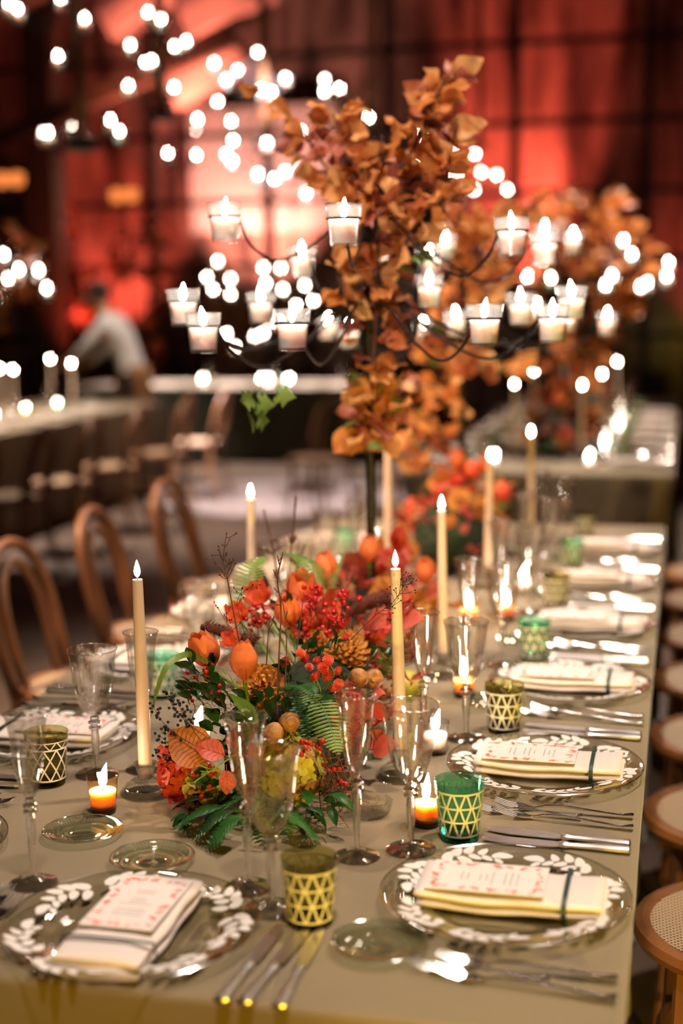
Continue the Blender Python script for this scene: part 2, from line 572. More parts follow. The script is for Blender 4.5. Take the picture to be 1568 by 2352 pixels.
# ------------------------------------------------------------------ the hall
X0, X1, Y0, Y1, ZH = -11.5, 5.0, -5.0, 18.0, 6.6
def struct(o):
    o['kind'] = 'structure'
    return o
struct(MB().box(X0, X1, Y0, Y1, -0.1, 0.0).build('floor', 'floor_concrete'))
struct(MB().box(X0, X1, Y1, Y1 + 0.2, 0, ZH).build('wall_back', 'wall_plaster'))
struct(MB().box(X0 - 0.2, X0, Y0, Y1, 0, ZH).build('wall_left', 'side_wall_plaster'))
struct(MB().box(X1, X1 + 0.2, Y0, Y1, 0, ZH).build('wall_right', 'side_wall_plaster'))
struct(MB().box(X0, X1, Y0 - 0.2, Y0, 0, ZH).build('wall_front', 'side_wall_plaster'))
ceil_o = struct(MB().box(X0, X1, Y0, Y1, ZH, ZH + 0.15).build('ceiling', 'roof_board'))
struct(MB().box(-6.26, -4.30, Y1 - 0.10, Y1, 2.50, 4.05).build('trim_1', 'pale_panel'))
# steel glazing in front of the red-lit wall
YG = 17.0
win = struct(obj('window_1', None, None, (0, YG, 0)))
vx = [-9.45, -7.95, -6.45, -4.95, -3.45, -1.95, -0.45, 1.05, 2.55]
hz = [0.25, 1.15, 2.03, 2.80, 3.60, 4.50, 5.40, 6.30]
for x in vx:
    MB().box(x - 0.055, x + 0.055, -0.06, 0.06, 0.0, ZH).build('mullion', 'steel_frame', win)
for z in hz:
    MB().box(vx[0], vx[-1], -0.045, 0.045, z - 0.035, z + 0.035).build('transom', 'steel_frame', win)
for i in range(len(vx) - 1):
    for j in range(len(hz) - 1):
        MB().box(vx[i] + 0.05, vx[i + 1] - 0.05, -0.004, 0.004, hz[j] + 0.03, hz[j + 1] - 0.03).build('pane', 'pane_glass', win)
# roof trusses and a dark post seen between the hanging lights
def beam(name, a, b, w=0.16):
    a, b = Vector(a), Vector(b)
    t = MB().box(-w / 2, w / 2, -w / 2, w / 2, 0, (b - a).length)
    o = t.build(name, 'dark_wood', None, a, (b - a).to_track_quat('Z', 'Y').to_euler())
    return struct(o)
beam('beam_1', (-9.6, 14.6, 3.7), (-3.2, 14.6, 6.55), 0.28)
beam('beam_2', (-9.6, 14.6, 4.5), (-6.4, 14.6, 6.55), 0.2)
beam('beam_3', (-8.6, 14.6, 2.9), (-4.6, 14.6, 4.3), 0.18)
beam('beam_4', (-11.4, 12.0, 5.2), (-4.0, 12.0, 6.55), 0.24)
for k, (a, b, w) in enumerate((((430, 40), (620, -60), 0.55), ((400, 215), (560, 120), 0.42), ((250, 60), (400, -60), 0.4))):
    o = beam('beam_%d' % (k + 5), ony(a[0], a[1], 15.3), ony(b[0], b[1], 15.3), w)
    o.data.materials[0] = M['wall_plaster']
beam('column_1', (-6.95, 15.0, 0.0), (-6.95, 15.0, 6.55), 0.34)
beam('column_2', (0.3, 15.6, 0.0), (0.3, 15.6, 6.55), 0.5)

# ------------------------------------------------------------------ tables
def tablecloth(x0, x1, y0, y1, name, label, mat, seed, amp=0.03):
    rg = random.Random(seed)
    mb = MB()
    per = []
    def side(a, b):
        L = (Vector(b) - Vector(a)).length
        n = max(8, int(L / 0.03))
        for i in range(n):
            per.append((Vector(a).lerp(Vector(b), i / n), (Vector(b) - Vector(a)).normalized()))
    side((x0, y0, 0), (x1, y0, 0)); side((x1, y0, 0), (x1, y1, 0)); side((x1, y1, 0), (x0, y1, 0)); side((x0, y1, 0), (x0, y0, 0))
    n = len(per)
    ph = [rg.uniform(0, 6.28) for _ in range(4)]
    tucks = [0, 0, 0, 0, 0.006, 0.03, 0.062, 0.062, 0.058]
    rows = [(-0.012, 0.0, 0), (-0.005, -0.0015, 0), (-0.001, -0.005, 0), (0.0005, -0.012, 0), (0.002, -0.06, 0.15), (0.004, -0.16, 0.5), (0.008, -0.32, 0.85), (0.010, -0.5, 1.0), (0.012, -0.735, 1.15)]
    c = Vector(((x0 + x1) / 2, (y0 + y1) / 2, 0))
    vs = []
    for ri, (out, dz, w) in enumerate(rows):
        for i, (p, t) in enumerate(per):
            nrm = Vector((t.y, -t.x, 0))
            s = p.x * 1.0 + p.y * 1.0
            fold = (math.sin(s * 19 + ph[0]) + 0.6 * math.sin(s * 31 + ph[1]) + 0.5 * math.sin(s * 47 + ph[2]))
            d = out + w * amp * 0.3 * max(-0.9, fold)
            # inside a corner keep the loop tidy
            if abs(nrm.x) > 0.5: d = d - tucks[ri]
            q = p + nrm * d
            q.y = min(max(q.y, y0 - 0.2), y1 + 0.2)
            q.x = min(max(q.x, x0 - 0.2), x1 + 0.2)
            if dz > -0.02:
                q.x = min(max(q.x, x0 - out), x1 + out) if False else q.x
            vs.append((q.x, q.y, TZ + dz))
    # trim the inset loop at the corners
    for k in range(3):
        off = rows[k][0]
        for i in range(n):
            x, y, z = vs[k * n + i]
            vs[k * n + i] = (min(max(x, x0 - off), x1 + off), min(max(y, y0 - off), y1 + off), z)
    fs = []
    for k in range(len(rows) - 1):
        for i in range(n):
            j = (i + 1) % n
            fs.append((k * n + i, k * n + j, (k + 1) * n + j, (k + 1) * n + i)[::-1])
    fs.append(tuple(range(n)))
    mb.add(vs, fs)
    o = mb.build(name, mat, sharp=0)
    tag(o, label, 'tablecloth')
    t = thing('banquet_table', 'long banquet table hidden beneath the ' + label.split(' on ')[0].split(' over ')[0], 'table', (c.x, c.y, 0))
    hx, hy = (x1 - x0) / 2 - 0.03, (y1 - y0) / 2 - 0.03
    MB().box(-hx, hx, -hy, hy, TZ - 0.035, TZ - 0.008).build('table_top', 'dark_wood', t)
    for sx in (-1, 1):
        for sy in (-1, 1):
            MB().box(sx * (hx - 0.12) - 0.03, sx * (hx - 0.12) + 0.03, sy * (hy - 0.15) - 0.03, sy * (hy - 0.15) + 0.03, 0, TZ - 0.035).build('leg', 'dark_wood', t)
    return o
TX0, TX1, TY0, TY1 = -1.3245, -0.0492, 1.510, 5.240
tablecloth(TX0, TX1, TY0, TY1, 'tablecloth', 'olive grey tablecloth on the long table in front', 'olive_cloth', 3)
tablecloth(-1.30, -0.03, 6.79, 12.2, 'tablecloth', 'olive cloth on the second table, in line behind the front one', 'olive_cloth', 5)
tablecloth(-5.60, -4.32, 5.6, 11.6, 'tablecloth', 'pale cloth on the side table with the row of bentwood chairs', 'olive_cloth', 7)
tablecloth(-6.2, -3.0, 13.5, 14.7, 'tablecloth', 'shade-darkened hanging cloth on the table standing crosswise at the back', 'shade_toned_cloth', 9)
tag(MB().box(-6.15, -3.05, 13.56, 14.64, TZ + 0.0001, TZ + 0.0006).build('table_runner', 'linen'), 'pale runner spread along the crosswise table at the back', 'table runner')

# ------------------------------------------------------------------ tableware builders
def leaf_spray(sgn):
    """an acanthus-like leaf lying on the sloping rim of a charger: lobes set along a curved rib"""
    mb = MB()
    r0, L = 0.139, 0.098
    def put(s, t):
        a = sgn * s / r0
        r = r0 + t
        z = 0.0085 + (r - 0.112) / 0.058 * 0.0115 + 0.0012
        return (r * math.cos(a), r * math.sin(a), z)
    def lobe(cs, ct, ln, wd, ang):
        pts = []
        for k in range(9):
            u = 2 * PI * k / 9
            w = wd * (1 - 0.35 * math.cos(u))
            x, y = ln * math.cos(u), w * math.sin(u)
            x, y = x * math.cos(ang) - y * math.sin(ang), x * math.sin(ang) + y * math.cos(ang)
            s_, t_ = cs + x, max(-0.026, min(0.027, ct + y))
            pts.append(put(s_, t_))
        mb.add(pts, [tuple(range(9))])
    for i in range(5):
        f = i / 4
        s = -L * 0.42 + f * L * 0.72
        rib = 0.010 * math.sin(f * PI * 1.2) - 0.004
        k = 1.0 - 0.35 * f
        lobe(s, rib + 0.0120 * k, 0.0140 * k, 0.0078 * k, 0.80)
        lobe(s + 0.003, rib - 0.0110 * k, 0.0135 * k, 0.0074 * k, -0.70)
    lobe(L * 0.42, -0.003, 0.014, 0.0075, -0.15)
    return mb

def build_charger():
    t = thing('charger_plate', 'x', 'plate')
    prof = [(0, 0.004), (0.09, 0.004), (0.103, 0.0055), (0.110, 0.009), (0.168, 0.0195), (0.1705, 0.0195), (0.1705, 0.0175), (0.110, 0.0065), (0.10, 0.001), (0.06, 0.0), (0, 0.0)]
    MB().lathe(prof, 64).build('glass_disc', 'plate_glass', t)
    MB().tube([(0.1705 * math.cos(a), 0.1705 * math.sin(a), 0.0187) for a in [2 * PI * i / 64 for i in range(64)]], 0.0013, 6, True).build('rim', 'rim_glass', t)
    la, lb = leaf_spray(1).mesh('leaf', 'frosted_leaf', 0), leaf_spray(-1).mesh('leaf', 'frosted_leaf', 0)
    for i in range(7):
        obj('leaf', la if i % 2 else lb, t, rot=(0, 0, 2 * PI * i / 7 + 0.2))
    return t

def build_napkin():
    t = thing('napkin', 'x', 'napkin')
    Lx, Wy = 0.125, 0.060
    zs = [0.0, 0.0125]
    for k in range(2):
        mb = MB()
        nx, ring = 18, 14
        for i in range(nx + 1):
            x = -Lx + 2 * Lx * i / nx - (0.004 * k)
            e = max(0.0, (i / nx - 0.62) / 0.38)
            for q in range(ring):
                a = 2 * PI * q / ring
                cx, cz = math.cos(a), math.sin(a)
                y = Wy * math.copysign(abs(cx) ** 0.5, cx) * (1 - 0.03 * k)
                z = 0.0064 * math.copysign(abs(cz) ** 0.8, cz)
                wave = (0.0036 + 0.001 * k) * math.sin(y * 70 + 0.9 + 0.25 * k) * e + 0.0016 * math.cos(y * 34 + x * 25) * (1 - e)
                sag = -0.004 * (1 - (x / Lx) ** 2) * (1 if k < 2 else 0.6)
                mb.v.append((x, y + 0.0015 * math.sin(x * 60 + k), zs[k] + 0.0065 + z + wave + sag + 0.004))
        for i in range(nx):
            for q in range(ring):
                p = (q + 1) % ring
                mb.f.append((i * ring + q, i * ring + p, (i + 1) * ring + p, (i + 1) * ring + q))
        mb.f.append(tuple(range(ring))[::-1])
        mb.f.append(tuple(nx * ring + q for q in range(ring)))
        mb.build('cloth_fold', 'linen', t, sharp=0)
    mb = MB()
    xb, w = 0.072, 0.0035
    loop = [(-0.0615, 0.0), (-0.064, 0.012), (-0.0615, 0.0272), (-0.03, 0.0288), (0.0, 0.0290), (0.03, 0.0288), (0.0615, 0.0272), (0.064, 0.012), (0.0615, 0.0), (0, -0.001)]
    n = len(loop)
    for x in (xb - w, xb + w):
        for (y, z) in loop:
            mb.v.append((x, y, z + 0.0015))
    for i in range(n):
        j = (i + 1) % n
        mb.f.append((i, j, n + j, n + i))
    mb.build('ribbon', 'ribbon', t, sharp=0)
    return t

def build_card(rg):
    t = thing('menu_card', 'x', 'menu card')
    hx, hy = 0.080, 0.050
    MB().box(-hx, hx, -hy, hy, 0, 0.0012).build('card_sheet', 'card', t)
    for mat, n in (('print_orange', 16), ('print_rose', 22)):
        mb = MB()
        for i in range(n):
            bx, by = hx - 0.010, hy - 0.009
            u = (i + rg.random()) / n * 4 * (bx + by)
            if u < 2 * bx: cx, cy = -bx + u, -by
            elif u < 2 * bx + 2 * by: cx, cy = bx, -by + u - 2 * bx
            elif u < 4 * bx + 2 * by: cx, cy = bx - (u - 2 * bx - 2 * by), by
            else: cx, cy = -bx, by - (u - 4 * bx - 2 * by)
            cx += rg.uniform(-0.003, 0.003); cy += rg.uniform(-0.003, 0.003)
            an, ln = rg.uniform(0, PI), rg.uniform(0.004, 0.009)
            pts = []
            for q in range(8):
                b = 2 * PI * q / 8
                x, y = ln * math.cos(b), ln * 0.42 * math.sin(b) * (1 - 0.3 * math.cos(b))
                pts.append((cx + x * math.cos(an) - y * math.sin(an), cy + x * math.sin(an) + y * math.cos(an), 0.00135))
            mb.add(pts, [tuple(range(8))])
        mb.build('printed_leaves', mat, t, sharp=0)
    mb = MB()
    for r in range(11):
        if r in (0, 3, 7): continue
        x = -0.044 + r * 0.0085
        h = rg.uniform(0.008, 0.024)
        y = -h
        while y < h:
            l = rg.uniform(0.002, 0.006)
            mb.box(x - 0.0007, x + 0.0007, y, min(h, y + l), 0.0012, 0.0014)
            y += l + 0.0012
    mb.build('printed_text', 'print_grey', t, sharp=0)
    return t

def flat_strip(path, widths, thick):
    """a bar with given half widths along a path in the xz plane"""
    mb = MB()
    n = len(path)
    for (x, z), (w, th) in zip(path, [(w, t_) for w, t_ in zip(widths, thick)]):
        for k in range(8):
            a = 2 * PI * k / 8 + PI / 8
            mb.v.append((x, w * math.cos(a), z + th * math.sin(a)))
    for i in range(n - 1):
        for k in range(8):
            l = (k + 1) % 8
            mb.f.append((i * 8 + k, i * 8 + l, (i + 1) * 8 + l, (i + 1) * 8 + k))
    mb.f.append(tuple(range(8))[::-1])
    mb.f.append(tuple((n - 1) * 8 + k for k in range(8)))
    return mb

def build_knife():
    t = thing('table_knife', 'x', 'knife')
    # local x: tip at -0.11, handle end at +0.11
    flat_strip([(0.005, 0.006), (0.010, 0.006), (0.016, 0.006), (0.022, 0.006), (0.06, 0.0068), (0.095, 0.0068), (0.104, 0.0068), (0.109, 0.0068), (0.111, 0.0068)],
               [0.0060, 0.0078, 0.0078, 0.0052, 0.0072, 0.0094, 0.0088, 0.0096, 0.005], [0.004, 0.0055, 0.0055, 0.004, 0.005, 0.006, 0.006, 0.0055, 0.003]).build('handle', 'knife_silver', t)
    mb = MB()
    pr = [(-0.112, 0.002), (-0.108, 0.005), (-0.098, 0.0085), (-0.07, 0.0105), (-0.03, 0.0100), (-0.004, 0.0088), (0.006, 0.0050)]
    for (x, w) in pr:
        off = 0.002 if x < -0.09 else 0
        mb.v += [(x, -w + off, 0.0040), (x, w, 0.0058), (x, w, 0.0070), (x, -w + off, 0.0052)]
    for i in range(len(pr) - 1):
        for k in range(4):
            l = (k + 1) % 4
            mb.f.append((i * 4 + k, i * 4 + l, (i + 1) * 4 + l, (i + 1) * 4 + k))
    mb.f += [(0, 1, 2, 3)[::-1], tuple(4 * (len(pr) - 1) + k for k in range(4))]
    mb.build('blade', 'knife_silver', t)
    return t

def build_fork(name='table_fork', s=1.0):
    t = thing(name, 'x', 'fork')
    sc = lambda P: [(x * s, z) for x, z in P]
    flat_strip(sc([(-0.050, 0.0050), (-0.03, 0.0105), (0.0, 0.0125), (0.05, 0.0085), (0.095, 0.0065), (0.108, 0.0085), (0.111, 0.0085)]),
               [0.0030, 0.0028, 0.0030, 0.0048, 0.0072, 0.0078, 0.003], [0.0016, 0.0022, 0.0022, 0.0018, 0.0016, 0.0018, 0.001]).build('handle', 'silver', t)
    hd = MB()
    secs = [(-0.0775, 0.0060, 0.0108), (-0.073, 0.0052, 0.0116), (-0.068, 0.0046, 0.0114), (-0.062, 0.0042, 0.0098), (-0.056, 0.0043, 0.0070), (-0.051, 0.0048, 0.0044), (-0.046, 0.0056, 0.0030)]
    for lift in (0.0, 0.0013):
        for (x, z, w) in secs:
            for q in (-1, -0.6, -0.2, 0.2, 0.6, 1):
                hd.v.append((x * s, q * w, z + lift - 0.0007 + 0.0026 * q * q * (w / 0.0116) ** 2))
    nsec = len(secs)
    for i in range(nsec - 1):
        for k in range(5):
            a = i * 6 + k
            hd.f.append((a, a + 6, a + 7, a + 1))
            b = a + nsec * 6
            hd.f.append((b, b + 1, b + 7, b + 6))
        for k in (0, 5):
            a = i * 6 + k
            hd.f.append((a, a + 6, a + 6 + nsec * 6, a + nsec * 6))
    for k in range(5):
        hd.f.append((k, k + 1, k + 1 + nsec * 6, k + nsec * 6))
    hd.build('head', 'silver', t, sharp=60)
    for k in range(4):
        y = -0.0096 + k * 0.0064
        MB().tube([(-0.074 * s, y, 0.0055), (-0.092 * s, y, 0.0085), (-0.106 * s, y * 0.96, 0.0128), (-0.112 * s, y * 0.94, 0.0150)], [0.0015, 0.0014, 0.0011, 0.0005], 5).build('tine', 'silver', t)
    return t

def build_wine():
    t = thing('wine_glass', 'x', 'wine glass')
    MB().lathe([(0.0008, 0.106), (0.006, 0.1065), (0.0135, 0.1105), (0.0225, 0.122), (0.0300, 0.140), (0.0348, 0.162), (0.0372, 0.186), (0.0392, 0.206), (0.0430, 0.2265), (0.0437, 0.2275), (0.0428, 0.2275),
                (0.0384, 0.206), (0.0365, 0.186), (0.0340, 0.162), (0.0292, 0.140), (0.0215, 0.123), (0.0125, 0.1125), (0.0005, 0.110)], 36).build('bowl', 'bowl_glass', t)
    MB().tube([(0.0433 * math.cos(a), 0.0433 * math.sin(a), 0.2274) for a in [2 * PI * i / 36 for i in range(36)]], 0.0008, 5, True).build('rim', 'rim_glass', t, sharp=0)
    MB().lathe([(0, 0.1065), (0.0075, 0.106), (0.0085, 0.103), (0.0070, 0.100), (0.0115, 0.0975), (0.0118, 0.0950), (0.0070, 0.0925), (0.0072, 0.0905), (0.0112, 0.088), (0.0112, 0.0855), (0.0062, 0.0825),
                (0.0070, 0.074), (0.0076, 0.066), (0.0068, 0.050), (0.0048, 0.030), (0.0046, 0.018), (0.0062, 0.0115), (0, 0.0115)], 16).build('stem', 'stem_glass', t)
    MB().lathe([(0, 0.012), (0.007, 0.0115), (0.014, 0.0075), (0.026, 0.0045), (0.0375, 0.0025), (0.0385, 0.0012), (0.037, 0), (0, 0)], 36).build('foot', 'foot_glass', t)
    return t

def build_flute():
    t = thing('champagne_flute', 'x', 'flute')
    MB().lathe([(0.0006, 0.128), (0.0055, 0.1285), (0.0105, 0.135), (0.0160, 0.150), (0.0200, 0.168), (0.0228, 0.190), (0.0245, 0.212), (0.0268, 0.232), (0.0310, 0.2505), (0.0316, 0.2515), (0.0308, 0.2515),
                (0.0260, 0.232), (0.0238, 0.212), (0.0220, 0.190), (0.0192, 0.168), (0.0150, 0.151), (0.009, 0.138), (0.0005, 0.133)], 32).build('bowl', 'bowl_glass', t)
    MB().tube([(0.0312 * math.cos(a), 0.0312 * math.sin(a), 0.2514) for a in [2 * PI * i / 32 for i in range(32)]], 0.0008, 5, True).build('rim', 'rim_glass', t, sharp=0)
    MB().lathe([(0, 0.1285), (0.0062, 0.1275), (0.0072, 0.124), (0.0056, 0.121), (0.0100, 0.1185), (0.0103, 0.116), (0.0058, 0.1135), (0.0060, 0.112), (0.0100, 0.1095), (0.0100, 0.107), (0.0056, 0.104),
                (0.0066, 0.096), (0.0070, 0.086), (0.0062, 0.066), (0.0042, 0.036), (0.0040, 0.020), (0.006, 0.0115), (0, 0.0115)], 16).build('stem', 'stem_glass', t)
    MB().lathe([(0, 0.012), (0.0068, 0.0115), (0.013, 0.0075), (0.024, 0.0045), (0.0345, 0.0025), (0.0355, 0.0012), (0.034, 0), (0, 0)], 32).build('foot', 'foot_glass', t)
    return t

def build_tumbler(gl, base, diamonds=False):
    t = thing('tumbler', 'x', 'tumbler')
    H, rb, rt = 0.094, 0.0295, 0.0385
    rad = lambda z: rb + (rt - rb) * z / H
    MB().lathe([(rad(0.010), 0.010), (rad(0.04), 0.04), (rt, H), (rt - 0.0006, H + 0.0008), (rt - 0.0016, H), (rad(0.04) - 0.002, 0.04), (rad(0.016) - 0.003, 0.016), (0, 0.013)], 36).build('wall', gl, t)
    MB().lathe([(0, 0.013), (rad(0.013) - 0.0015, 0.013), (rad(0.0095), 0.0098), (rb, 0.002), (rb - 0.002, 0), (0, 0)], 36).build('base', base, t)
    mb = MB()
    def p(a, z, o=0.0005):
        r = rad(z) + o
        return (r * math.cos(a), r * math.sin(a), z)
    def ring(z0, z1):
        n = 36
        vs = [p(2 * PI * i / n, z) for z in (z0, z1) for i in range(n)]
        mb.add(vs, [(i, (i + 1) % n, n + (i + 1) % n, n + i) for i in range(n)])
    def bar(a0, z0, a1, z1, w):
        n = 4
        da = w / rad((z0 + z1) / 2) / 2
        vs = []
        for i in range(n + 1):
            f = i / n
            a, z = a0 + (a1 - a0) * f, z0 + (z1 - z0) * f
            vs += [p(a - da, z, 0.0004), p(a + da, z, 0.0004)]
        mb.add(vs, [(2 * i, 2 * i + 1, 2 * i + 3, 2 * i + 2) for i in range(n)])
    if diamonds:
        ring(0.068, 0.0705); ring(0.0125, 0.015)
        N = 10
        for k in range(N):
            a = 2 * PI * k / N
            for sg in (1, -1):
                bar(a, 0.0135, a + sg * 2 * PI / N * 1.5, 0.069, 0.0026)
                bar(a, 0.0695, a + sg * 2 * PI / N * 0.45, 0.082, 0.0022)
        ring(0.0815, 0.083)
    else:
        N = 11
        lev = [0.0125, 0.036, 0.058, 0.081]
        for z in lev:
            ring(z - 0.0014, z + 0.0014)
        for li in range(3):
            for k in range(N):
                a = 2 * PI * (k + 0.5 * (li % 2)) / N
                h = 2 * PI / N / 2
                bar(a - h * 0.92, lev[li], a - h * 0.12, lev[li + 1], 0.0030)
                bar(a + h * 0.12, lev[li + 1], a + h * 0.92, lev[li], 0.0030)
    mb.build('etched_bands', 'etch_white', t, sharp=0)
    return t

def build_bread():
    t = thing('bread_plate', 'x', 'plate')
    wob = lambda a, k: 1.0
    prof = [(0, 0.003), (0.018, 0.003), (0.020, 0.0045), (0.022, 0.003), (0.034, 0.0035), (0.037, 0.0052), (0.040, 0.0042), (0.052, 0.0088), (0.0600, 0.0128), (0.0622, 0.0128), (0.0622, 0.0105), (0.052, 0.006), (0.036, 0.0008), (0.02, 0), (0, 0)]
    MB().lathe(prof, 48).build('glass_disc', 'green_tint_glass', t)
    MB().tube([(0.0622 * math.cos(a), 0.0622 * math.sin(a), 0.0118) for a in [2 * PI * i / 48 for i in range(48)]], 0.0013, 6, True).build('rim', 'rim_glass', t)
    mb = MB()
    for i in range(60):
        a = 2 * PI * i / 60
        mb.tube([(0.042 * math.cos(a), 0.042 * math.sin(a), 0.0052), (0.059 * math.cos(a), 0.059 * math.sin(a), 0.0126)], 0.0005, 4)
    mb.build('ribbed_rim', 'plate_glass', t)
    return t

def flame_mesh(h=0.026, r=0.0055, lean=0.0, n=8):
    mb = MB()
    prof = [(0, 0), (0.55, 0.10), (0.95, 0.25), (1.0, 0.36), (0.78, 0.58), (0.42, 0.80), (0.16, 0.94), (0, 1.0)]
    mb.lathe([(a * r, b * h) for a, b in prof], n)
    mb.v = [(x + lean * (z / h) ** 2, y, z) for x, y, z in mb.v]
    return mb
FL_TAPER = flame_mesh(0.030, 0.0055).mesh('flame', 'flame', 0)
FL_CUP = flame_mesh(0.037, 0.0072, 0.004).mesh('flame', 'flame', 0)
FL_VOT = flame_mesh(0.044, 0.0072, 0.008).mesh('flame', 'flame', 0)
WICK = MB().tube([(0, 0, 0), (0.0006, 0, 0.004), (0.0014, 0, 0.008)], 0.0008, 5).mesh('wick', 'wick')

def build_taper(h=0.34):
    t = thing('taper_candle', 'x', 'candle')
    MB().lathe([(0, 0), (0.0112, 0), (0.0118, 0.01), (0.0108, h * 0.5), (0.0088, h - 0.004), (0.0082, h), (0.005, h - 0.002), (0, h - 0.003)], 20).build('wax_stick', 'ivory_wax', t)
    obj('wick', WICK, t, (0, 0, h - 0.003))
    obj('flame', FL_TAPER, t, (0, 0, h + 0.003))
    return t

def build_holder():
    t = thing('candle_holder', 'x', 'candle holder')
    MB().lathe([(0, 0), (0.043, 0), (0.045, 0.003), (0.043, 0.008), (0.034, 0.011), (0.036, 0.014), (0.034, 0.018), (0.024, 0.021), (0.025, 0.025), (0.018, 0.028), (0, 0.029)], 32, wob=lambda a, k: 1 + 0.015 * math.cos(a * 16)).build('base', 'thick_glass', t)
    MB().lathe([(0.0150, 0.026), (0.0138, 0.034), (0.0155, 0.044), (0.019, 0.054), (0.0195, 0.0555), (0.0178, 0.0545), (0.0140, 0.044), (0.0124, 0.034), (0.0124, 0.0288), (0, 0.0288)], 24).build('socket', 'stem_glass', t)
    return t

def build_votive(gl='amber_glass', waxmat='amber_wax', name='votive_candle'):
    t = thing(name, 'x', 'votive')
    MB().lathe([(0, 0.0095), (0.0205, 0.0095), (0.0215, 0.012), (0.0245, 0.050), (0.0262, 0.060), (0.0272, 0.0605), (0.0266, 0.0615), (0.0252, 0.0605), (0.0238, 0.05), (0.0208, 0.013), (0, 0.0125)], 32, wob=lambda a, k: 1 + (0.008 * math.cos(a * 20) if k < 4 else 0)).build('glass_cup', gl, t)
    MB().lathe([(0, 0), (0.0195, 0), (0.0205, 0.002), (0.0210, 0.009), (0, 0.009)], 32).build('base', 'votive_base' if gl == 'amber_glass' else 'thick_glass', t)
    MB().lathe([(0, 0.013), (0.0200, 0.013), (0.0222, 0.038), (0.0205, 0.0375), (0, 0.036)], 24).build('wax', waxmat, t)
    obj('wick', WICK, t, (0, 0, 0.035))
    obj('flame', FL_VOT, t, (0, 0, 0.040))
    return t

def build_cup():
    """clear tealight cup held in the wire rings of candelabra and chandeliers, origin at its base"""
    t = thing('tealight_cup', 'x', 'tealight')
    MB().lathe([(0, 0.0), (0.0245, 0.0), (0.0258, 0.003), (0.0300, 0.050), (0.0325, 0.053), (0.0355, 0.0765), (0.0350, 0.0775), (0.0342, 0.0765), (0.0312, 0.054), (0.0288, 0.050), (0.0246, 0.006), (0, 0.005)], 28).build('glass_cup', 'cup_glass', t)
    MB().tube([(0.0352 * math.cos(a), 0.0352 * math.sin(a), 0.0772) for a in [2 * PI * i / 28 for i in range(28)]], 0.0011, 5, True).build('rim', 'rim_glass', t, sharp=0)
    MB().lathe([(0, 0.0065), (0.0242, 0.0065), (0.0283, 0.049), (0.0262, 0.0485), (0, 0.046)], 24).build('wax', 'tallow', t)
    obj('wick', WICK, t, (0, 0, 0.0455))
    obj('flame', FL_CUP, t, (0, 0, 0.053))
    return t

charger, napkin, card = Maker(build_charger()), Maker(build_napkin()), [Maker(build_card(random.Random(s))) for s in (1, 2)]
knife, fork, small_fork = Maker(build_knife()), Maker(build_fork()), Maker(build_fork('dessert_fork', 0.78))
wine, flute = Maker(build_wine()), Maker(build_flute())
tum_green, tum_olive, tum_diamond = Maker(build_tumbler('green_glass', 'green_base')), Maker(build_tumbler('olive_glass', 'olive_base')), Maker(build_tumbler('olive_glass', 'olive_base', True))
bread, taper, holder = Maker(build_bread()), Maker(build_taper()), Maker(build_holder())
votive, white_votive, cup = Maker(build_votive()), Maker(build_votive('glass', 'tallow')), Maker(build_cup())

# ------------------------------------------------------------------ place settings
def setting(px, py, rz, who, k, tumb, items, gr=None, tu=(-0.098, 0.228), wi=(-0.162, 0.166), fl=(-0.236, 0.123)):
    c, s = math.cos(rz), math.sin(rz)
    def W(dx, dy, dz=0.0):
        return (px + dx * c - dy * s, py + dx * s + dy * c, TZ + dz)
    g = gr
    charger(W(0, 0, 0.0005), rz + 0.35 * k, f'clear glass charger with white leaf rim, {who}', g and 'chargers ' + g)
    napkin(W(0.012, 0.004, 0.004), rz, f'folded white linen napkin with dark green ribbon, {who}', g and 'napkins ' + g)
    card[k % 2](W(-0.024, 0.002, 0.0345), rz, f'menu card with orange leaf border, {who}', g and 'menu cards ' + g)
    if 'k' in items:
        ks = ((0.219, 0.03), (0.252, 0.10)) if 'K' not in items else ((0.182, 0.05), (0.214, 0.09), (0.245, -0.03))
        nm = ('closer to the plate', 'farther from the plate') if len(ks) == 2 else ('closest to the plate', 'in the middle of three', 'outermost of three')
        for (dy, an), n_ in zip(ks, nm):
            knife(W(0.050, dy), rz - an, f'silver table knife {n_}, {who}', g and 'knives ' + g)
    if 'f' in items:
        fork(W(0.050, -0.196), rz - 0.05, f'silver fork closer to the plate, {who}', g and 'forks ' + g)
        fork(W(0.052, -0.240), rz - 0.11, f'silver fork farther from the plate, {who}', g and 'forks ' + g)
        small_fork(W(-0.005, -0.219), rz - 0.02, f'short dessert fork between two longer forks, {who}', g and 'small forks ' + g)
    if 't' in items:
        tumb(W(*tu), k * 0.7, f'{"green" if tumb is tum_green else "olive"} glass tumbler with pale {"diamond" if tumb is tum_diamond else "zigzag"} bands, {who}', g and 'tumblers ' + g)
    if 'w' in items:
        wine(W(*wi), k, f'clear wine glass with beaded stem, {who}', g and 'wine glasses ' + g)
    if 'c' in items:
        flute(W(*fl), k, f'clear champagne flute with beaded stem, {who}', g and 'flutes ' + g)
    if 'b' in items:
        bread(W(-0.141, -0.17), k, f'small ribbed glass bread plate, {who}', g and 'bread plates ' + g)
ORD = ['first', 'second', 'third', 'fourth', 'fifth', 'sixth', 'seventh', 'eighth']
for i in range(6):
    y = 1.851 + 0.563 * i
    setting(-0.2213, y, 0.0, f'{ORD[i]} place along the cane-seat side', i, (tum_green, tum_olive)[i % 2], 'kftwc' + ('b' if i != 1 else ''))
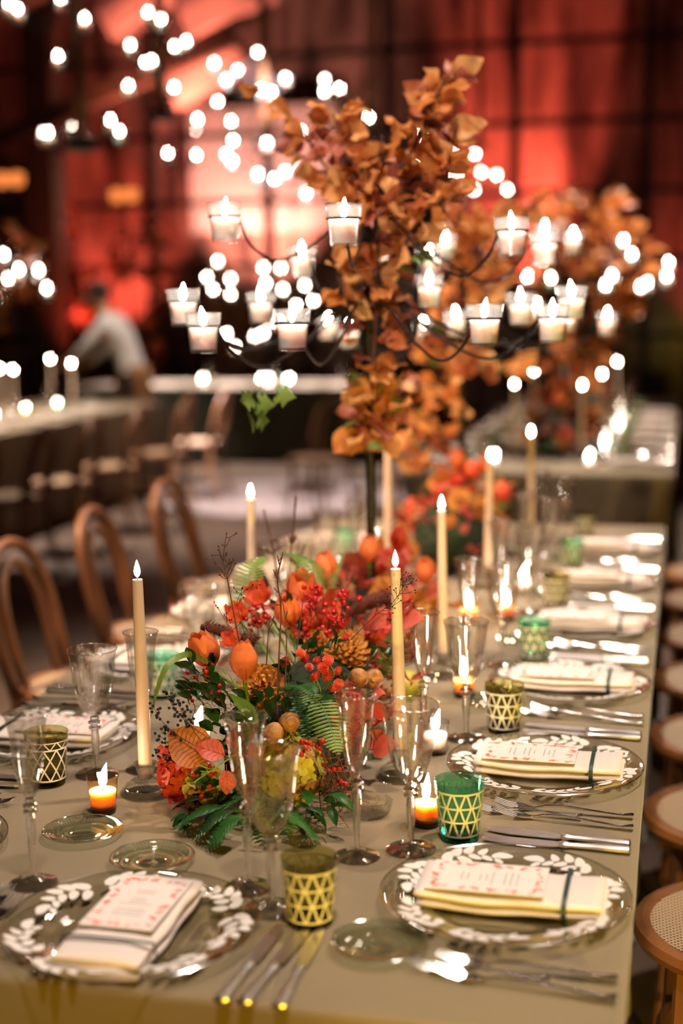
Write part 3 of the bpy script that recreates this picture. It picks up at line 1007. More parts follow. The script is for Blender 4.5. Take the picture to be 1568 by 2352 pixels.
for i in range(6):
    y = 1.851 + 0.563 * i
    setting(-1.1525, y, PI, f'{ORD[i]} place along the bentwood-back side', i + 3, (tum_olive, tum_diamond, tum_green)[i] if i < 3 else (tum_olive, tum_green)[i % 2], 'kftwc' + ('b' if i > 1 else ''), None, (-0.098, 0.228), (-0.162, 0.166), (-0.263, 0.068) if i == 0 else (-0.236, 0.123))
setting(-0.690, 1.655, -PI / 2, 'place at the near table end', 4, tum_olive, 'kKftwc', None, (-0.083, 0.222), (-0.113, 0.160), (-0.176, 0.108))
bread((-0.895, 1.971, TZ), 0.4, 'small glass plate glowing gold beside the amber votive')
bread((-0.749, 1.889, TZ), 1.1, 'small glass plate just behind the near end charger')
g2 = 'on the second table'
for i in range(7):
    setting(-0.205, 7.12 + 0.563 * i, 0, f'{ORD[i]} place, open edge of second table', i, (tum_green, tum_olive)[i % 2], 'ktw' , g2)
    setting(-1.125, 7.12 + 0.563 * i, PI, f'{ORD[i]} place, inner edge of second table', i, (tum_green, tum_olive)[i % 2], 'tw', g2)
for i in range(8):
    setting(-4.50, 6.2 + 0.60 * i, 0, f'{ORD[i]} place along the side table', i, (tum_green, tum_olive)[i % 2], 'tw', 'on the side table')
for i in range(4):
    setting(-5.6 + 0.7 * i, 13.80, -PI / 2, f'{ORD[i]} place along the crosswise table', i, (tum_green, tum_olive)[i % 2], 'tw', 'on the crosswise table')

# ------------------------------------------------------------------ candles on the tables
def candle(px, py_base, top, label, tilt=(0, 0), h=None, group=None, loc=None, hold=True):
    p = loc if loc is not None else onz(px, py_base, TZ)
    if hold:
        holder((p[0], p[1], TZ), 0, 'clear glass holder of the ' + label, group and 'holders of ' + group)
    taper((p[0], p[1], TZ + 0.0292), 0, label, group, rot=(tilt[0], tilt[1], RNG.uniform(0, 6)))
candle(0, 0, 0, 'tall ivory taper beside the wine glass and black berries', (0.0, 0.012), loc=(-0.868, 2.172))
candle(0, 0, 0, 'ivory taper standing behind the wine glass by the green tumbler', (0.0, 0.02), loc=(-0.462, 2.340))
candle(0, 0, 0, 'ivory taper beside the quince on the front table', (0.0, -0.012), loc=(-0.500, 3.02))
candle(0, 0, 0, 'ivory taper in front of the second leafy tree', (0.0, -0.02), loc=(-0.535, 4.02))
candle(0, 0, 0, 'ivory taper farthest along the cane-seat side', (0, 0), loc=(-0.488, 4.75))
candle(0, 0, 0, 'ivory taper just behind the first candelabra post', (0, 0), loc=(-0.880, 4.28))
candle(0, 0, 0, 'ivory taper behind the centrepiece with a large glowing flame', (0, 0), loc=(-0.975, 3.15))
votive((-0.905, 2.075, TZ), 0.3, 'amber glass votive with tall flame beside the gold-lit plate')
votive((-0.379, 2.123, TZ), 1.3, 'amber glass votive beside the green tumbler')
votive((-0.431, 2.867, TZ), 2.0, 'amber glass votive beside the quince')
votive((-0.520, 3.55, TZ), 2.2, 'amber glass votive farther along behind the taper')
votive((-0.430, 3.60, TZ), 2.7, 'amber glass votive near the fourth wine glass of the cane-seat side')
white_votive((-0.426, 2.483, TZ), 0.0, 'clear votive with white wax behind the wine glass')
white_votive((-0.425, 3.95, TZ), 0.0, 'clear votive with white wax on the far half of the table')
white_votive((-0.86, 2.42, TZ), 0.0, 'clear votive with white wax behind the black berries')
white_votive((-0.93, 3.65, TZ), 0.0, 'clear votive with white wax behind the centrepiece')
# faceted dish
t = thing('glass_dish', 'heavy faceted octagonal glass dish beside the flowers', 'dish', (-0.478, 2.150, TZ), 0.2)
MB().lathe([(0, 0), (0.030, 0), (0.036, 0.008), (0.040, 0.026), (0.037, 0.0275), (0.033, 0.025), (0.027, 0.010), (0, 0.008)], 8).build('body', 'thick_glass', t, sharp=20)
for i in range(8):
    a = PI / 4 * i + PI / 8
    MB().ball((0.0345 * math.cos(a), 0.0345 * math.sin(a), 0.014), 0.005, 6, 3, (0.6, 1, 1.6)).build('facet', 'thick_glass', t)
t = tag(MB().lathe([(0, 0), (0.012, 0.001), (0.03, 0.012), (0.036, 0.030), (0.030, 0.048), (0.016, 0.058), (0.006, 0.060), (0, 0.056)], 24, wob=lambda a, k: 1 + 0.03 * math.cos(5 * a)).build('quince', 'quince_skin', None, (-0.545, 2.83, TZ)), 'yellow green quince lying on the cloth beside the flowers', 'fruit')

# ------------------------------------------------------------------ leaf and flower meshes
def leaf_mesh(name, mat, L=0.065, W=0.023, curl=0.25, fold=0.35, wavy=0.12, seed=0, nseg=6, serr=0.0):
    rg = random.Random(seed)
    mb = MB()
    tw = rg.uniform(-0.5, 0.5)
    for i in range(nseg + 1):
        f = i / nseg
        w = W * (math.sin(PI * min(1, f * 1.02 + 0.02)) ** 0.75) * (1.15 - 0.35 * f)
        if i == nseg: w = 0.0004
        x = L * f
        z0 = curl * L * (f - f * f * 1.4)
        for k, q in enumerate((-1, -0.5, 0, 0.5, 1)):
            y = q * w * (1 + serr * (i % 2))
            z = z0 + fold * abs(y) + wavy * W * math.sin(f * 9 + q * 2 + seed) * abs(q)
            a = tw * f
            mb.v.append((x, y * math.cos(a) - z * math.sin(a) * 0.3, z + y * math.sin(a)))
    for i in range(nseg):
        for k in range(4):
            a = i * 5 + k
            mb.f.append((a, a + 1, a + 6, a + 5))
    mb.tube([(-0.25 * L, 0, -0.02 * L), (-0.1 * L, 0, 0), (0, 0, 0)], 0.0008, 4)
    return mb.mesh(name, mat, 0)
BEECH = {m_: [leaf_mesh('leaf', m_, 0.062, 0.024, RNG.uniform(-0.3, 0.5), RNG.uniform(0, 0.6), 0.28, s) for s in range(4)] for m_ in ('copper_leaf', 'russet_leaf', 'gold_leaf', 'plum_leaf')}
def ivy_mesh():
    mb = MB()
    pts = [(0, 0), (-0.010, 0.012), (-0.004, 0.022), (0.006, 0.014), (0.012, 0.026), (0.020, 0.012), (0.036, 0.0), (0.020, -0.012), (0.012, -0.026), (0.006, -0.014), (-0.004, -0.022), (-0.010, -0.012)]
    mb.v = [(0.012, 0, 0.004)] + [(x, y, -abs(y) * 0.25) for x, y in pts]
    mb.f = [(0, i + 1, (i + 1) % len(pts) + 1) for i in range(len(pts))]
    return mb.mesh('ivy_leaf', 'ivy_leaf', 0)
IVY = ivy_mesh()
GREENS = [leaf_mesh('green_leaf', 'dark_green', 0.036, 0.010, 0.2, 0.3, 0.1, s) for s in range(3)]
LIME = [leaf_mesh('green_leaf', 'fern_green', 0.042, 0.010, 0.3, 0.3, 0.1, s) for s in range(2)]
BIGRED = [leaf_mesh('red_leaf', 'dogwood_red', 0.062, 0.024, 0.15, 0.2, 0.1, s) for s in range(2)]
PINKS = [leaf_mesh('red_leaf', 'rose_pink', 0.040, 0.016, 0.3, 0.2, 0.2, s) for s in range(2)]
BERRY = MB().ball((0, 0, 0), 0.0048, 10, 6).mesh('berry', 'berry_red', 0)

def frond(name, mat, path, L, W, n=16, droop=0.0, toothed=False):
    """a fern frond: midrib with paired tapering leaflets"""
    mb = MB()
    P = catmull(path, 6)
    T = len(P)
    gap = sum((P[i + 1] - P[i]).length for i in range(T - 1)) / n
    for i in range(1, n + 1):
        f = i / (n + 0.6)
        k = f * (T - 1)
        a = int(k)
        p = P[a].lerp(P[min(a + 1, T - 1)], k - a)
        t = (P[min(a + 1, T - 1)] - P[max(a - 1, 0)]).normalized()
        up = Vector((0, 0, 1)) if abs(t.z) < 0.85 else Vector((0, -1, 0))
        sd = t.cross(up).normalized()
        nr = sd.cross(t)
        ln = W * (math.sin(PI * (0.12 + 0.88 * f)) ** 0.8) * (0.35 + 0.65 * min(1, f * 5))
        for sg in (-1, 1):
            d = (sd * sg + t * (0.55 if toothed else 0.25) - nr * droop).normalized()
            w = min(ln * 0.2, gap * (0.55 if toothed else 0.34))
            e = t * w
            if toothed:
                pts = [p - e * 0.6, p + d * ln * 0.25 - e * 1.3, p + d * ln * 0.45 - e * 0.8, p + d * ln * 0.62 - e * 1.0, p + d * ln * 0.8 - e * 0.45, p + d * ln,
                       p + d * ln * 0.75 + e * 0.7, p + d * ln * 0.58 + e * 0.5, p + d * ln * 0.4 + e * 1.2, p + d * ln * 0.2 + e * 0.8, p + e * 0.7]
            else:
                pts = [p - e * 0.8, p + d * ln * 0.5 - e * 0.9, p + d * ln * 0.85 - e * 0.5, p + d * ln, p + d * ln * 0.85 + e * 0.5, p + d * ln * 0.5 + e * 0.8, p + e * 0.8]
            c = p + d * ln * 0.5 + nr * ln * 0.10
            q = len(pts)
            mb.add([c] + pts, [(0, j + 1, (j + 1) % q + 1) for j in range(q)])
    mb.tube(P, [0.0014 * (1 - 0.7 * i / (T - 1)) for i in range(T)], 4)
    return mb.mesh(name, mat, 0)

def petal_mesh(mat, L=0.066, W=0.025, bulge=0.024, tipin=0.010, seed=0):
    """one cupped tulip petal standing on the origin, bulging towards +x"""
    mb = MB()
    ns = 8
    for i in range(ns + 1):
        f = i / ns
        z = L * f
        r = bulge * math.sin(PI * min(0.5, f * 0.9)) ** 0.7 if f < 0.55 else bulge - (bulge - tipin) * ((f - 0.55) / 0.45) ** 1.5
        w = W * (math.sin(PI * (0.10 + 0.78 * f)) ** 0.55)
        if i == ns: w = W * 0.40
        for q in (-1, -0.5, 0, 0.5, 1):
            a = q * w / max(0.012, bulge)
            mb.v.append((max(0.003, r) * math.cos(a) * (1 if abs(q) < 0.9 else 1.0), bulge * 1.02 * math.sin(a) * (r / bulge * 0.7 + 0.3), z - 0.004 * abs(q) * f))
    for i in range(ns):
        for k in range(4):
            a = i * 5 + k
            mb.f.append((a, a + 1, a + 6, a + 5))
    return mb.mesh('petal', mat, 0)
TPET = {m_: (petal_mesh(m_), petal_mesh(m_, 0.070, 0.023, 0.021, 0.012)) for m_ in ('tulip_orange', 'tulip_red')}
def tulip(root, top, base, mat='tulip_orange', s=1.0, direction=None, openness=0.0, petals=True):
    """stem from base to the flower at top (centre of cup base)"""
    rl = root.location
    top, base = Vector(top), Vector(base)
    ax = (direction or (top - base)).normalized()
    st = MB().tube([p - rl for p in catmull([base, base.lerp(top, 0.5) + Vector((0, 0, 0.01)), top - ax * 0.01, top + ax * 0.004], 5)], 0.0036 * s, 7).build('tulip', 'green_stem', root)
    q = ax.to_track_quat('Z', 'Y')
    for k in range(6):
        inner = k % 2
        ro = q.to_matrix() @ Matrix.Rotation(k * PI / 3 + 0.3, 3, 'Z') @ Matrix.Rotation(openness * (1 - 0.4 * inner), 3, 'Y')
        obj('petal', TPET[mat][inner], st, top - rl, ro.to_euler(), s * (1.0 if not inner else 0.98))
    return st

def mum_mesh_parts():
    mb = MB()
    L, W = 0.030, 0.0042
    for i in range(7):
        f = i / 6
        a = f * 2.6
        x, z = L * 0.52 * math.sin(a * 0.75), L * 0.42 * (1 - math.cos(a)) * 0.6
        w = W * (0.5 + 0.7 * math.sin(PI * min(1, f + 0.15)))
        for q in (-1, 0, 1):
            mb.v.append((x, q * w, z + abs(q) * w * 0.6))
    for i in range(6):
        for k in range(2):
            a = i * 3 + k
            mb.f.append((a, a + 1, a + 4, a + 3))
    return mb.mesh('petal', 'bronze_petal', 0)
MUMP = mum_mesh_parts()
def mum(root, c, R=0.05, n=70, face=Vector((0, -0.6, 0.8)), mat=None, single=True):
    rl = root.location
    c = Vector(c)
    q = face.normalized().to_track_quat('Z', 'Y').to_matrix()
    core = MB().ball((0, 0, 0), R * 0.5, 12, 7, (1, 1, 0.7)).build('chrysanthemum', 'straw', root, c - rl, q.to_euler())
    g = (1 + 5 ** 0.5) / 2
    if single:
        for i in range(n):
            th = math.acos(1 - 1.25 * (i + 0.5) / n)
            ph = 2 * PI * i / g
            m = Matrix.Rotation(ph, 3, 'Z') @ Matrix.Rotation(th - PI / 2 + 0.55, 3, 'Y')
            d = Vector((math.sin(th) * math.cos(ph), math.sin(th) * math.sin(ph), math.cos(th) * 0.8)) * R * 0.42
            obj('petal', MUMP, core, d, m.to_euler(), R / 0.05)
    else:
        mb = MB()
        vs, fs = [tuple(v.co) for v in MUMP.vertices], [tuple(p.vertices) for p in MUMP.polygons]
        for i in range(n):
            th = math.acos(1 - 1.25 * (i + 0.5) / n)
            ph = 2 * PI * i / g
            m = Matrix.Rotation(ph, 3, 'Z') @ Matrix.Rotation(th - PI / 2 + 0.55, 3, 'Y')
            d = Vector((math.sin(th) * math.cos(ph), math.sin(th) * math.sin(ph), math.cos(th) * 0.8)) * R * 0.42
            mb.add([m @ Vector(v) * (R / 0.05) + d for v in vs], fs)
        mb.build('petals', mat or 'bronze_petal', core, sharp=0)
    return core

def button_mesh():
    mb = MB()
    for ring, (n, r, z) in enumerate(((14, 0.0100, 0.0), (12, 0.0078, 0.0028), (9, 0.0052, 0.0050), (5, 0.0026, 0.0062))):
        for i in range(n):
            a = 2 * PI * (i + 0.5 * ring) / n
            d = Vector((math.cos(a), math.sin(a), 0))
            s = Vector((-d.y, d.x, 0)) * (r * PI / n * 0.85)
            p0, p1 = d * r * 0.35, d * r
            mb.add([p0 + Vector((0, 0, z)) - s * 0.5, p0 + Vector((0, 0, z)) + s * 0.5, p1 * 0.8 + s + Vector((0, 0, z + 0.0016)), p1 + Vector((0, 0, z + 0.0005)), p1 * 0.8 - s + Vector((0, 0, z + 0.0016))], [(0, 1, 2, 3, 4)])
    mb.ball((0, 0, 0.001), 0.0062, 8, 4, (1, 1, 0.7))
    return mb.mesh('button_mum', 'button_red', 0)
BUTTON = button_mesh()
def floret_mesh(mat, s=1.0):
    mb = MB()
    for k in range(4):
        a = PI / 2 * k
        pts = []
        for (x, y, z) in [(0, 0, 0), (0.006, 0.006, 0.001), (0.013, 0.0065, 0.003), (0.0165, 0, 0.002), (0.013, -0.0065, 0.003), (0.006, -0.006, 0.001)]:
            pts.append((s * (x * math.cos(a) - y * math.sin(a)), s * (x * math.sin(a) + y * math.cos(a)), s * z + 0.0004 * k))
        mb.add(pts, [(0, 1, 2, 3), (0, 3, 4, 5)])
    mb.ball((0, 0, 0.001), 0.0014 * s, 6, 3)
    return mb.mesh('floret', mat, 0)
FLORET = {m_: floret_mesh(m_) for m_ in ('hydrangea_red', 'hydrangea_lime', 'hydrangea_tan')}
def hydrangea(root, c, r, n, mats, sc=(1, 1, 1), s=1.0):
    rl = root.location
    core = MB().ball((0, 0, 0), r * 0.8, 10, 6, sc).build('hydrangea_head', mats[0], root, Vector(c) - rl)
    g = (1 + 5 ** 0.5) / 2
    for i in range(n):
        z = 1 - 2 * (i + 0.5) / n
        ph = 2 * PI * i / g
        d = Vector((math.sqrt(1 - z * z) * math.cos(ph) * sc[0], math.sqrt(1 - z * z) * math.sin(ph) * sc[1], z * sc[2]))
        if d.y > 0.55: continue
        nd = (d + Vector((RNG.uniform(-.4, .4), RNG.uniform(-.4, .4), RNG.uniform(-.4, .4)))).normalized()
        e = (nd.to_track_quat('Z', 'Y').to_matrix() @ Matrix.Rotation(RNG.uniform(0, 6), 3, 'Z')).to_euler()
        obj('floret', FLORET[RNG.choice(mats)], core, d * r * RNG.uniform(0.88, 1.1), e, s * RNG.uniform(0.85, 1.2))

def twig(root, pts, r0=0.0012, r1=0.0005, mat='twig', name='twig', side=0, sl=0.03, tips=None, rg=RNG):
    rl = root.location
    P = [Vector(p) - rl for p in catmull(pts, 6)]
    mb = MB()
    n = len(P)
    mb.tube(P, [r0 + (r1 - r0) * i / (n - 1) for i in range(n)], 5)
    ends = []
    for k in range(side):
        i = int(n * rg.uniform(0.35, 0.98))
        i = min(i, n - 2)
        t = (P[i + 1] - P[i]).normalized()
        d = (t * 0.8 + Vector((rg.uniform(-1, 1), rg.uniform(-0.4, 0.4), rg.uniform(-0.5, 0.8)))).normalized()
        l = sl * rg.uniform(0.5, 1.2)
        e = P[i] + d * l
        mid = P[i] + d * l * 0.5 + Vector((0, 0, -0.002))
        mb.tube([P[i], mid, e], r1, 4)
        ends.append(e)
        e2 = mid + (d + Vector((rg.uniform(-1, 1), 0, rg.uniform(-1, 1)))).normalized() * l * 0.5
        mb.tube([mid, e2], r1 * 0.8, 4)
        ends.append(e2)
    o = mb.build(name, mat, root, sharp=0)
    if tips:
        tm = MB()
        for e in ends + [P[-1]]:
            tm.ball(e, tips[1], 6, 4)
        tm.build('bud_tips', tips[0], o, sharp=0)
    return o

def plume(root, pts, r=0.011):
    rl = root.location
    P = [Vector(p) - rl for p in catmull(pts, 6)]
    n = len(P)
    mb = MB().tube(P, [r * (0.35 + 0.65 * math.sin(PI * (0.08 + 0.84 * i / (n - 1)))) for i in range(n)], 10)
    rg = random.Random(5)
    for i in range(n * 12):
        k = rg.randrange(1, n - 1)
        t = (P[k + 1] - P[k]).normalized()
        d = Vector((rg.uniform(-1, 1), rg.uniform(-1, 1), rg.uniform(-1, 1)))
        d = (d - t * d.dot(t)).normalized()
        b = P[k] + d * r * 0.7
        mb.tube([b, b + (d + t * 0.8).normalized() * r * 0.9], [0.0006, 0.0002], 3)
    mb.build('seed_plume', 'plume', root, sharp=0)

def facing_leaf(root, me, p, d, s=1.0, tilt=(0, 0)):
    x = Vector(d).normalized()
    z = (CAM - Vector(p)).normalized() + Vector((tilt[0], 0, tilt[1]))
    z = (z - x * z.dot(x)).normalized()
    y = z.cross(x)
    m = Matrix((x, y, z)).transposed()
    return obj(me.name.split('.')[0], me, root, Vector(p) - root.location, m.to_euler(), s)

def veins(leaf, nseg, name='leaf_vein', mat='twig'):
    V = [v.co.copy() for v in leaf.data.vertices]
    up = Vector((0, 0, 0.0007))
    mb = MB().tube([V[i * 5 + 2] + up for i in range(nseg)], [0.0009 * (1 - 0.6 * i / nseg) for i in range(nseg)], 4)
    for i in range(nseg - 1):
        for k in (0, 4):
            j = min(i + 1, nseg)
            e = V[i * 5 + 2].lerp(V[j * 5 + k], 0.92)
            mb.tube([V[i * 5 + 2] + up, V[i * 5 + 2].lerp(V[j * 5 + k // 2 + 1], 0.95) + up, e + up], 0.00035, 3)
    mb.build(name, mat, leaf, sharp=0)

def scatter_leaf(root, me, p, d, s=1.0, roll=None):
    q = Vector(d).to_track_quat('X', 'Z').to_matrix() @ Matrix.Rotation(RNG.uniform(-1.2, 1.2) if roll is None else roll, 3, 'X')
    return obj(me.name.split('.')[0], me, root, Vector(p) - root.location, q.to_euler(), s)

# ------------------------------------------------------------------ the centrepiece in focus
C = thing('floral_centrepiece', 'autumn centrepiece with orange tulips, ferns, berries and walnuts, sharp in the middle', 'flowers', (-0.655, 2.38, TZ))
CL = C.location
MB().ball((0, 0, 0.064), 1.0, 20, 10, (0.105, 0.30, 0.062)).build('moss_base', 'moss', C)
MB().ball((0.03, 0.06, 0.10), 1.0, 20, 10, (0.09, 0.24, 0.085)).build('moss_mound', 'moss', C)
def Y(px, py, y):
    return ony(px, py, y)
def ctr(y=2.3, z=0.85):
    return Vector((-0.655, y, z))
# tulips (pixel of the cup base, depth)
tulip(C, Y(488, 1532, 2.20), ctr(2.25), 'tulip_orange', 0.98, Vector((-0.35, -0.25, 1)), 0.10)
tulip(C, Y(562, 1562, 2.10), Y(572, 1665, 2.14), 'tulip_orange', 0.96, Vector((-0.02, -0.05, 1)), 0.0)
tulip(C, Y(690, 1385, 2.58), ctr(2.5), 'tulip_orange', 1.0, Vector((0.15, -0.3, 1)), 0.22)
tulip(C, Y(663, 1440, 2.45), ctr(2.45), 'tulip_orange', 0.95, Vector((0.0, -0.3, 1)), 0.08)
tulip(C, Y(748, 1340, 2.78), ctr(2.6), 'tulip_orange', 1.0, Vector((0.0, -0.1, 1)), 0.05)
tulip(C, Y(598, 1385, 2.50), ctr(2.45), 'tulip_red', 0.7, Vector((-0.2, -0.5, 1)), 0.5)
tulip(C, Y(552, 1425, 2.40), ctr(2.4), 'tulip_red', 0.6, Vector((-0.3, -0.5, 1)), 0.5)
tulip(C, Y(545, 1478, 2.28), ctr(2.3), 'tulip_red', 0.5, Vector((-0.5, -0.3, 0.6)), 0.5)
mum(C, Y(602, 1580, 2.19), 0.050, 76, Vector((0.25, -0.75, 0.6)))
mum(C, Y(795, 1500, 2.46), 0.056, 80, Vector((0.15, -0.5, 0.85)), single=False)
mum(C, Y(735, 1480, 2.5), 0.040, 60, Vector((0, -0.6, 0.8)), single=False)
for (x, y) in ((700, 1512), (753, 1516), (710, 1532), (742, 1534), (724, 1554), (753, 1553), (776, 1541), (777, 1571), (765, 1581), (728, 1518), (690, 1500), (655, 1520)):
    p = Y(x, y, 2.19 + RNG.uniform(-0.02, 0.02))
    d = Vector((RNG.uniform(-0.5, 0.5), -0.7, RNG.uniform(0.3, 1)))
    obj('button_mum', BUTTON, C, p - CL, d.to_track_quat('Z', 'Y').to_euler(), RNG.uniform(0.85, 1.1))
    if y > 1500: twig(C, [p, p + Vector((0.0, 0.02, -0.04)), ctr(2.28, 0.86)], 0.0008, 0.0012, 'green_stem', 'flower_stalk')
# walnuts
def walnut_mesh():
    mb = MB().ball((0, 0, 0), 0.0165, 20, 12, (1, 0.94, 1.08))
    vs = []
    for (x, y, z) in mb.v:
        v = Vector((x, y, z))
        k = 1 + 0.05 * math.sin(9 * math.atan2(z, x) + 60 * y) * math.sin(220 * z + 3 * x * 100) + (0.05 if abs(y) < 0.003 else 0)
        vs.append(tuple(v * k))
    mb.v = vs
    return mb.mesh('walnut', 'walnut_shell', 0)
WAL = walnut_mesh()
for (x, y, d) in ((665, 1658, 2.10), (628, 1684, 2.07), (824, 1556, 2.30), (857, 1558, 2.36), (880, 1590, 2.40)):
    p = Y(x, y, d)
    w = obj('walnut', WAL, C, p - CL, (RNG.uniform(0, 3), RNG.uniform(0, 3), RNG.uniform(0, 3)))
    twig(C, [p, p + Vector((0, 0.03, -0.03)), ctr(d + 0.06, 0.84)], 0.0012, 0.0012, 'straw', 'wire_pick')
# hydrangeas
hydrangea(C, Y(418, 1775, 2.13), 0.044, 60, ['hydrangea_red'], (0.75, 0.8, 1.15))
hydrangea(C, Y(468, 1808, 2.10), 0.030, 34, ['hydrangea_lime', 'hydrangea_lime', 'hydrangea_tan'], (0.9, 0.8, 1.0))
hydrangea(C, Y(668, 1762, 2.10), 0.052, 76, ['hydrangea_lime', 'hydrangea_lime', 'hydrangea_tan'], (1.05, 0.8, 0.95))
hydrangea(C, Y(800, 1640, 2.30), 0.040, 40, ['hydrangea_red'], (0.9, 0.8, 1.0))
hydrangea(C, Y(720, 1420, 2.55), 0.045, 44, ['hydrangea_red'], (1.3, 0.8, 0.9))
hydrangea(C, Y(880, 1470, 2.62), 0.055, 50, ['hydrangea_red', 'hydrangea_tan'], (1.2, 0.8, 1.0))
# big beech and dogwood leaves
big = leaf_mesh('beech_leaf', 'copper_leaf', 0.092, 0.040, 0.1, 0.12, 0.06, 3, 12, 0.05)
veins(facing_leaf(C, big, Y(478, 1748, 2.055), Vector((-0.80, -0.1, 0.62)), 0.88, (0.2, 0.4)), 12)
for (x, y, d, v, s, ro) in ((545, 1740, 2.05, (0.0, -0.1, 1), 1.0, 1.45), (515, 1735, 2.05, (-0.75, -0.1, 0.25), 0.9, 1.2), (560, 1740, 2.04, (0.8, -0.2, 0.45), 0.8, 1.2), (520, 1770, 2.05, (0.1, -0.3, -0.9), 0.7, 1.4), (790, 1590, 2.2, (0.6, -0.3, -0.6), 0.9, 1.0), (775, 1660, 2.18, (0.6, -0.4, 0.4), 0.8, 1.0), (850, 1440, 2.5, (0.6, -0.3, 0.6), 1.0, 1.0), (900, 1420, 2.6, (0.2, -0.3, 0.9), 1.0, 1.1), (600, 1440, 2.4, (-0.3, -0.4, 0.8), 0.7, 1.0)):
    veins(facing_leaf(C, BIGRED[x % 2], Y(x, y, d), Vector(v), s * 0.88, (RNG.uniform(-.7, .7), RNG.uniform(-.2, .9))), 6, mat='dogwood_red')
p0 = Y(592, 1665, 2.06)
scatter_leaf(C, leaf_mesh('tulip_leaf', 'light_fern', 0.095, 0.016, 0.25, 0.4, 0.05, 1, 10), p0, Vector((-0.55, -0.2, 0.75)), 0.75, 1.3)
# leather ferns spreading on the cloth
for (x0, y0, x1, y1, w) in ((560, 1870, 470, 1948, 0.040), (520, 1850, 395, 1905, 0.038), (610, 1880, 600, 1945, 0.034), (640, 1870, 735, 1928, 0.040), (500, 1830, 392, 1862, 0.030), (680, 1850, 745, 1895, 0.034), (560, 1830, 480, 1890, 0.040), (600, 1840, 560, 1905, 0.040), (650, 1850, 660, 1920, 0.036), (540, 1860, 440, 1930, 0.034), (590, 1800, 520, 1850, 0.036), (590, 1830, 620, 1880, 0.03)):
    a, b = onz(x0, y0, TZ + 0.05), onz(x1, y1, TZ + 0.006)
    m1 = a.lerp(b, 0.5) + Vector((0, 0, 0.012))
    obj('fern_frond', frond('fern_frond', 'fern_green' if w > 0.035 else 'dark_green', [a - CL, m1 - CL, b - CL], 0.12, w, 11, 0.15, True), C)
# sword ferns
for path, w, mat in (([(690, 1585, 2.2), (738, 1620, 2.14), (762, 1680, 2.10), (778, 1735, 2.07)], 0.036, 'light_fern'),
                     ([(672, 1588, 2.22), (690, 1640, 2.15), (705, 1700, 2.10)], 0.032, 'fern_green'),
                     ([(660, 1600, 2.22), (672, 1580, 2.15), (700, 1575, 2.10), (725, 1600, 2.07)], 0.028, 'fern_green'),
                     ([(580, 1440, 2.5), (568, 1360, 2.52), (580, 1300, 2.55), (615, 1275, 2.58)], 0.034, 'light_fern'),
                     ([(650, 1268, 2.62), (690, 1285, 2.62), (720, 1320, 2.60), (735, 1360, 2.58)], 0.036, 'light_fern'),
                     ([(880, 1560, 2.45), (905, 1500, 2.45), (900, 1450, 2.45)], 0.034, 'fern_green'),
                     ([(755, 1440, 2.6), (765, 1330, 2.75), (795, 1260, 2.8)], 0.012, 'light_fern')):
    pp = [Y(*q) - CL for q in path]
    obj('fern_frond', frond('fern_frond', mat, pp, 0.14, w, 22), C)
# red berries on stalks
def berries(root, x0, x1, y0, y1, d0, d1, n, s=1.0):
    for i in range(n):
        p = Y(RNG.uniform(x0, x1), RNG.uniform(y0, y1), RNG.uniform(d0, d1))
        obj('berry', BERRY, root, p - root.location, scale=s * RNG.uniform(0.8, 1.15))
        if i % 2 == 0:
            twig(root, [p, p + Vector((0.004, 0.012, -0.02)), p + Vector((RNG.uniform(-.01, .01), 0.03, -0.045))], 0.0006, 0.0008, 'twig', 'berry_stalk')
berries(C, 425, 505, 1525, 1610, 2.10, 2.18, 14, 0.85)
berries(C, 560, 620, 1385, 1450, 2.36, 2.46, 15)
berries(C, 690, 800, 1345, 1470, 2.34, 2.50, 55)
berries(C, 690, 745, 1700, 1760, 2.05, 2.09, 9, 0.9)
berries(C, 765, 850, 1590, 1720, 2.16, 2.28, 34, 0.8)
berries(C, 425, 500, 1760, 1830, 2.03, 2.06, 7, 0.85)
berries(C, 820, 940, 1370, 1480, 2.5, 2.7, 22)
berries(C, 740, 800, 1750, 1830, 2.06, 2.1, 8, 0.75)
# dark evergreen leaves filling the body
def fill(root, boxes, meshes, smin=0.7, smax=1.2, out=ctr()):
    for (x0, x1, y0, y1, d0, d1, n) in boxes:
        for i in range(n):
            p = Y(RNG.uniform(x0, x1), RNG.uniform(y0, y1), RNG.uniform(d0, d1))
            d = (p - Vector((out.x, p.y + 0.05, out.z))).normalized() + Vector((RNG.uniform(-.6, .6), RNG.uniform(-.9, 0.1), RNG.uniform(-.4, .8)))
            scatter_leaf(root, RNG.choice(meshes), p, d, RNG.uniform(smin, smax))
fill(C, [(430, 520, 1520, 1640, 2.10, 2.2, 26), (470, 640, 1600, 1720, 2.08, 2.16, 46), (640, 740, 1600, 1720, 2.10, 2.2, 20), (470, 600, 1720, 1830, 2.06, 2.12, 26), (650, 780, 1470, 1600, 2.2, 2.3, 22), (800, 900, 1480, 1600, 2.35, 2.5, 16), (600, 800, 1380, 1480, 2.4, 2.6, 14)], GREENS, 0.7, 1.1)
fill(C, [(690, 785, 1820, 1890, 2.03, 2.10, 16), (390, 470, 1860, 1900, 2.03, 2.08, 6)], LIME, 0.6, 0.9)
fill(C, [(820, 950, 1380, 1560, 2.45, 2.7, 34), (780, 860, 1560, 1720, 2.25, 2.35, 14), (640, 800, 1360, 1450, 2.5, 2.7, 14)], PINKS + BIGRED, 0.6, 1.0)
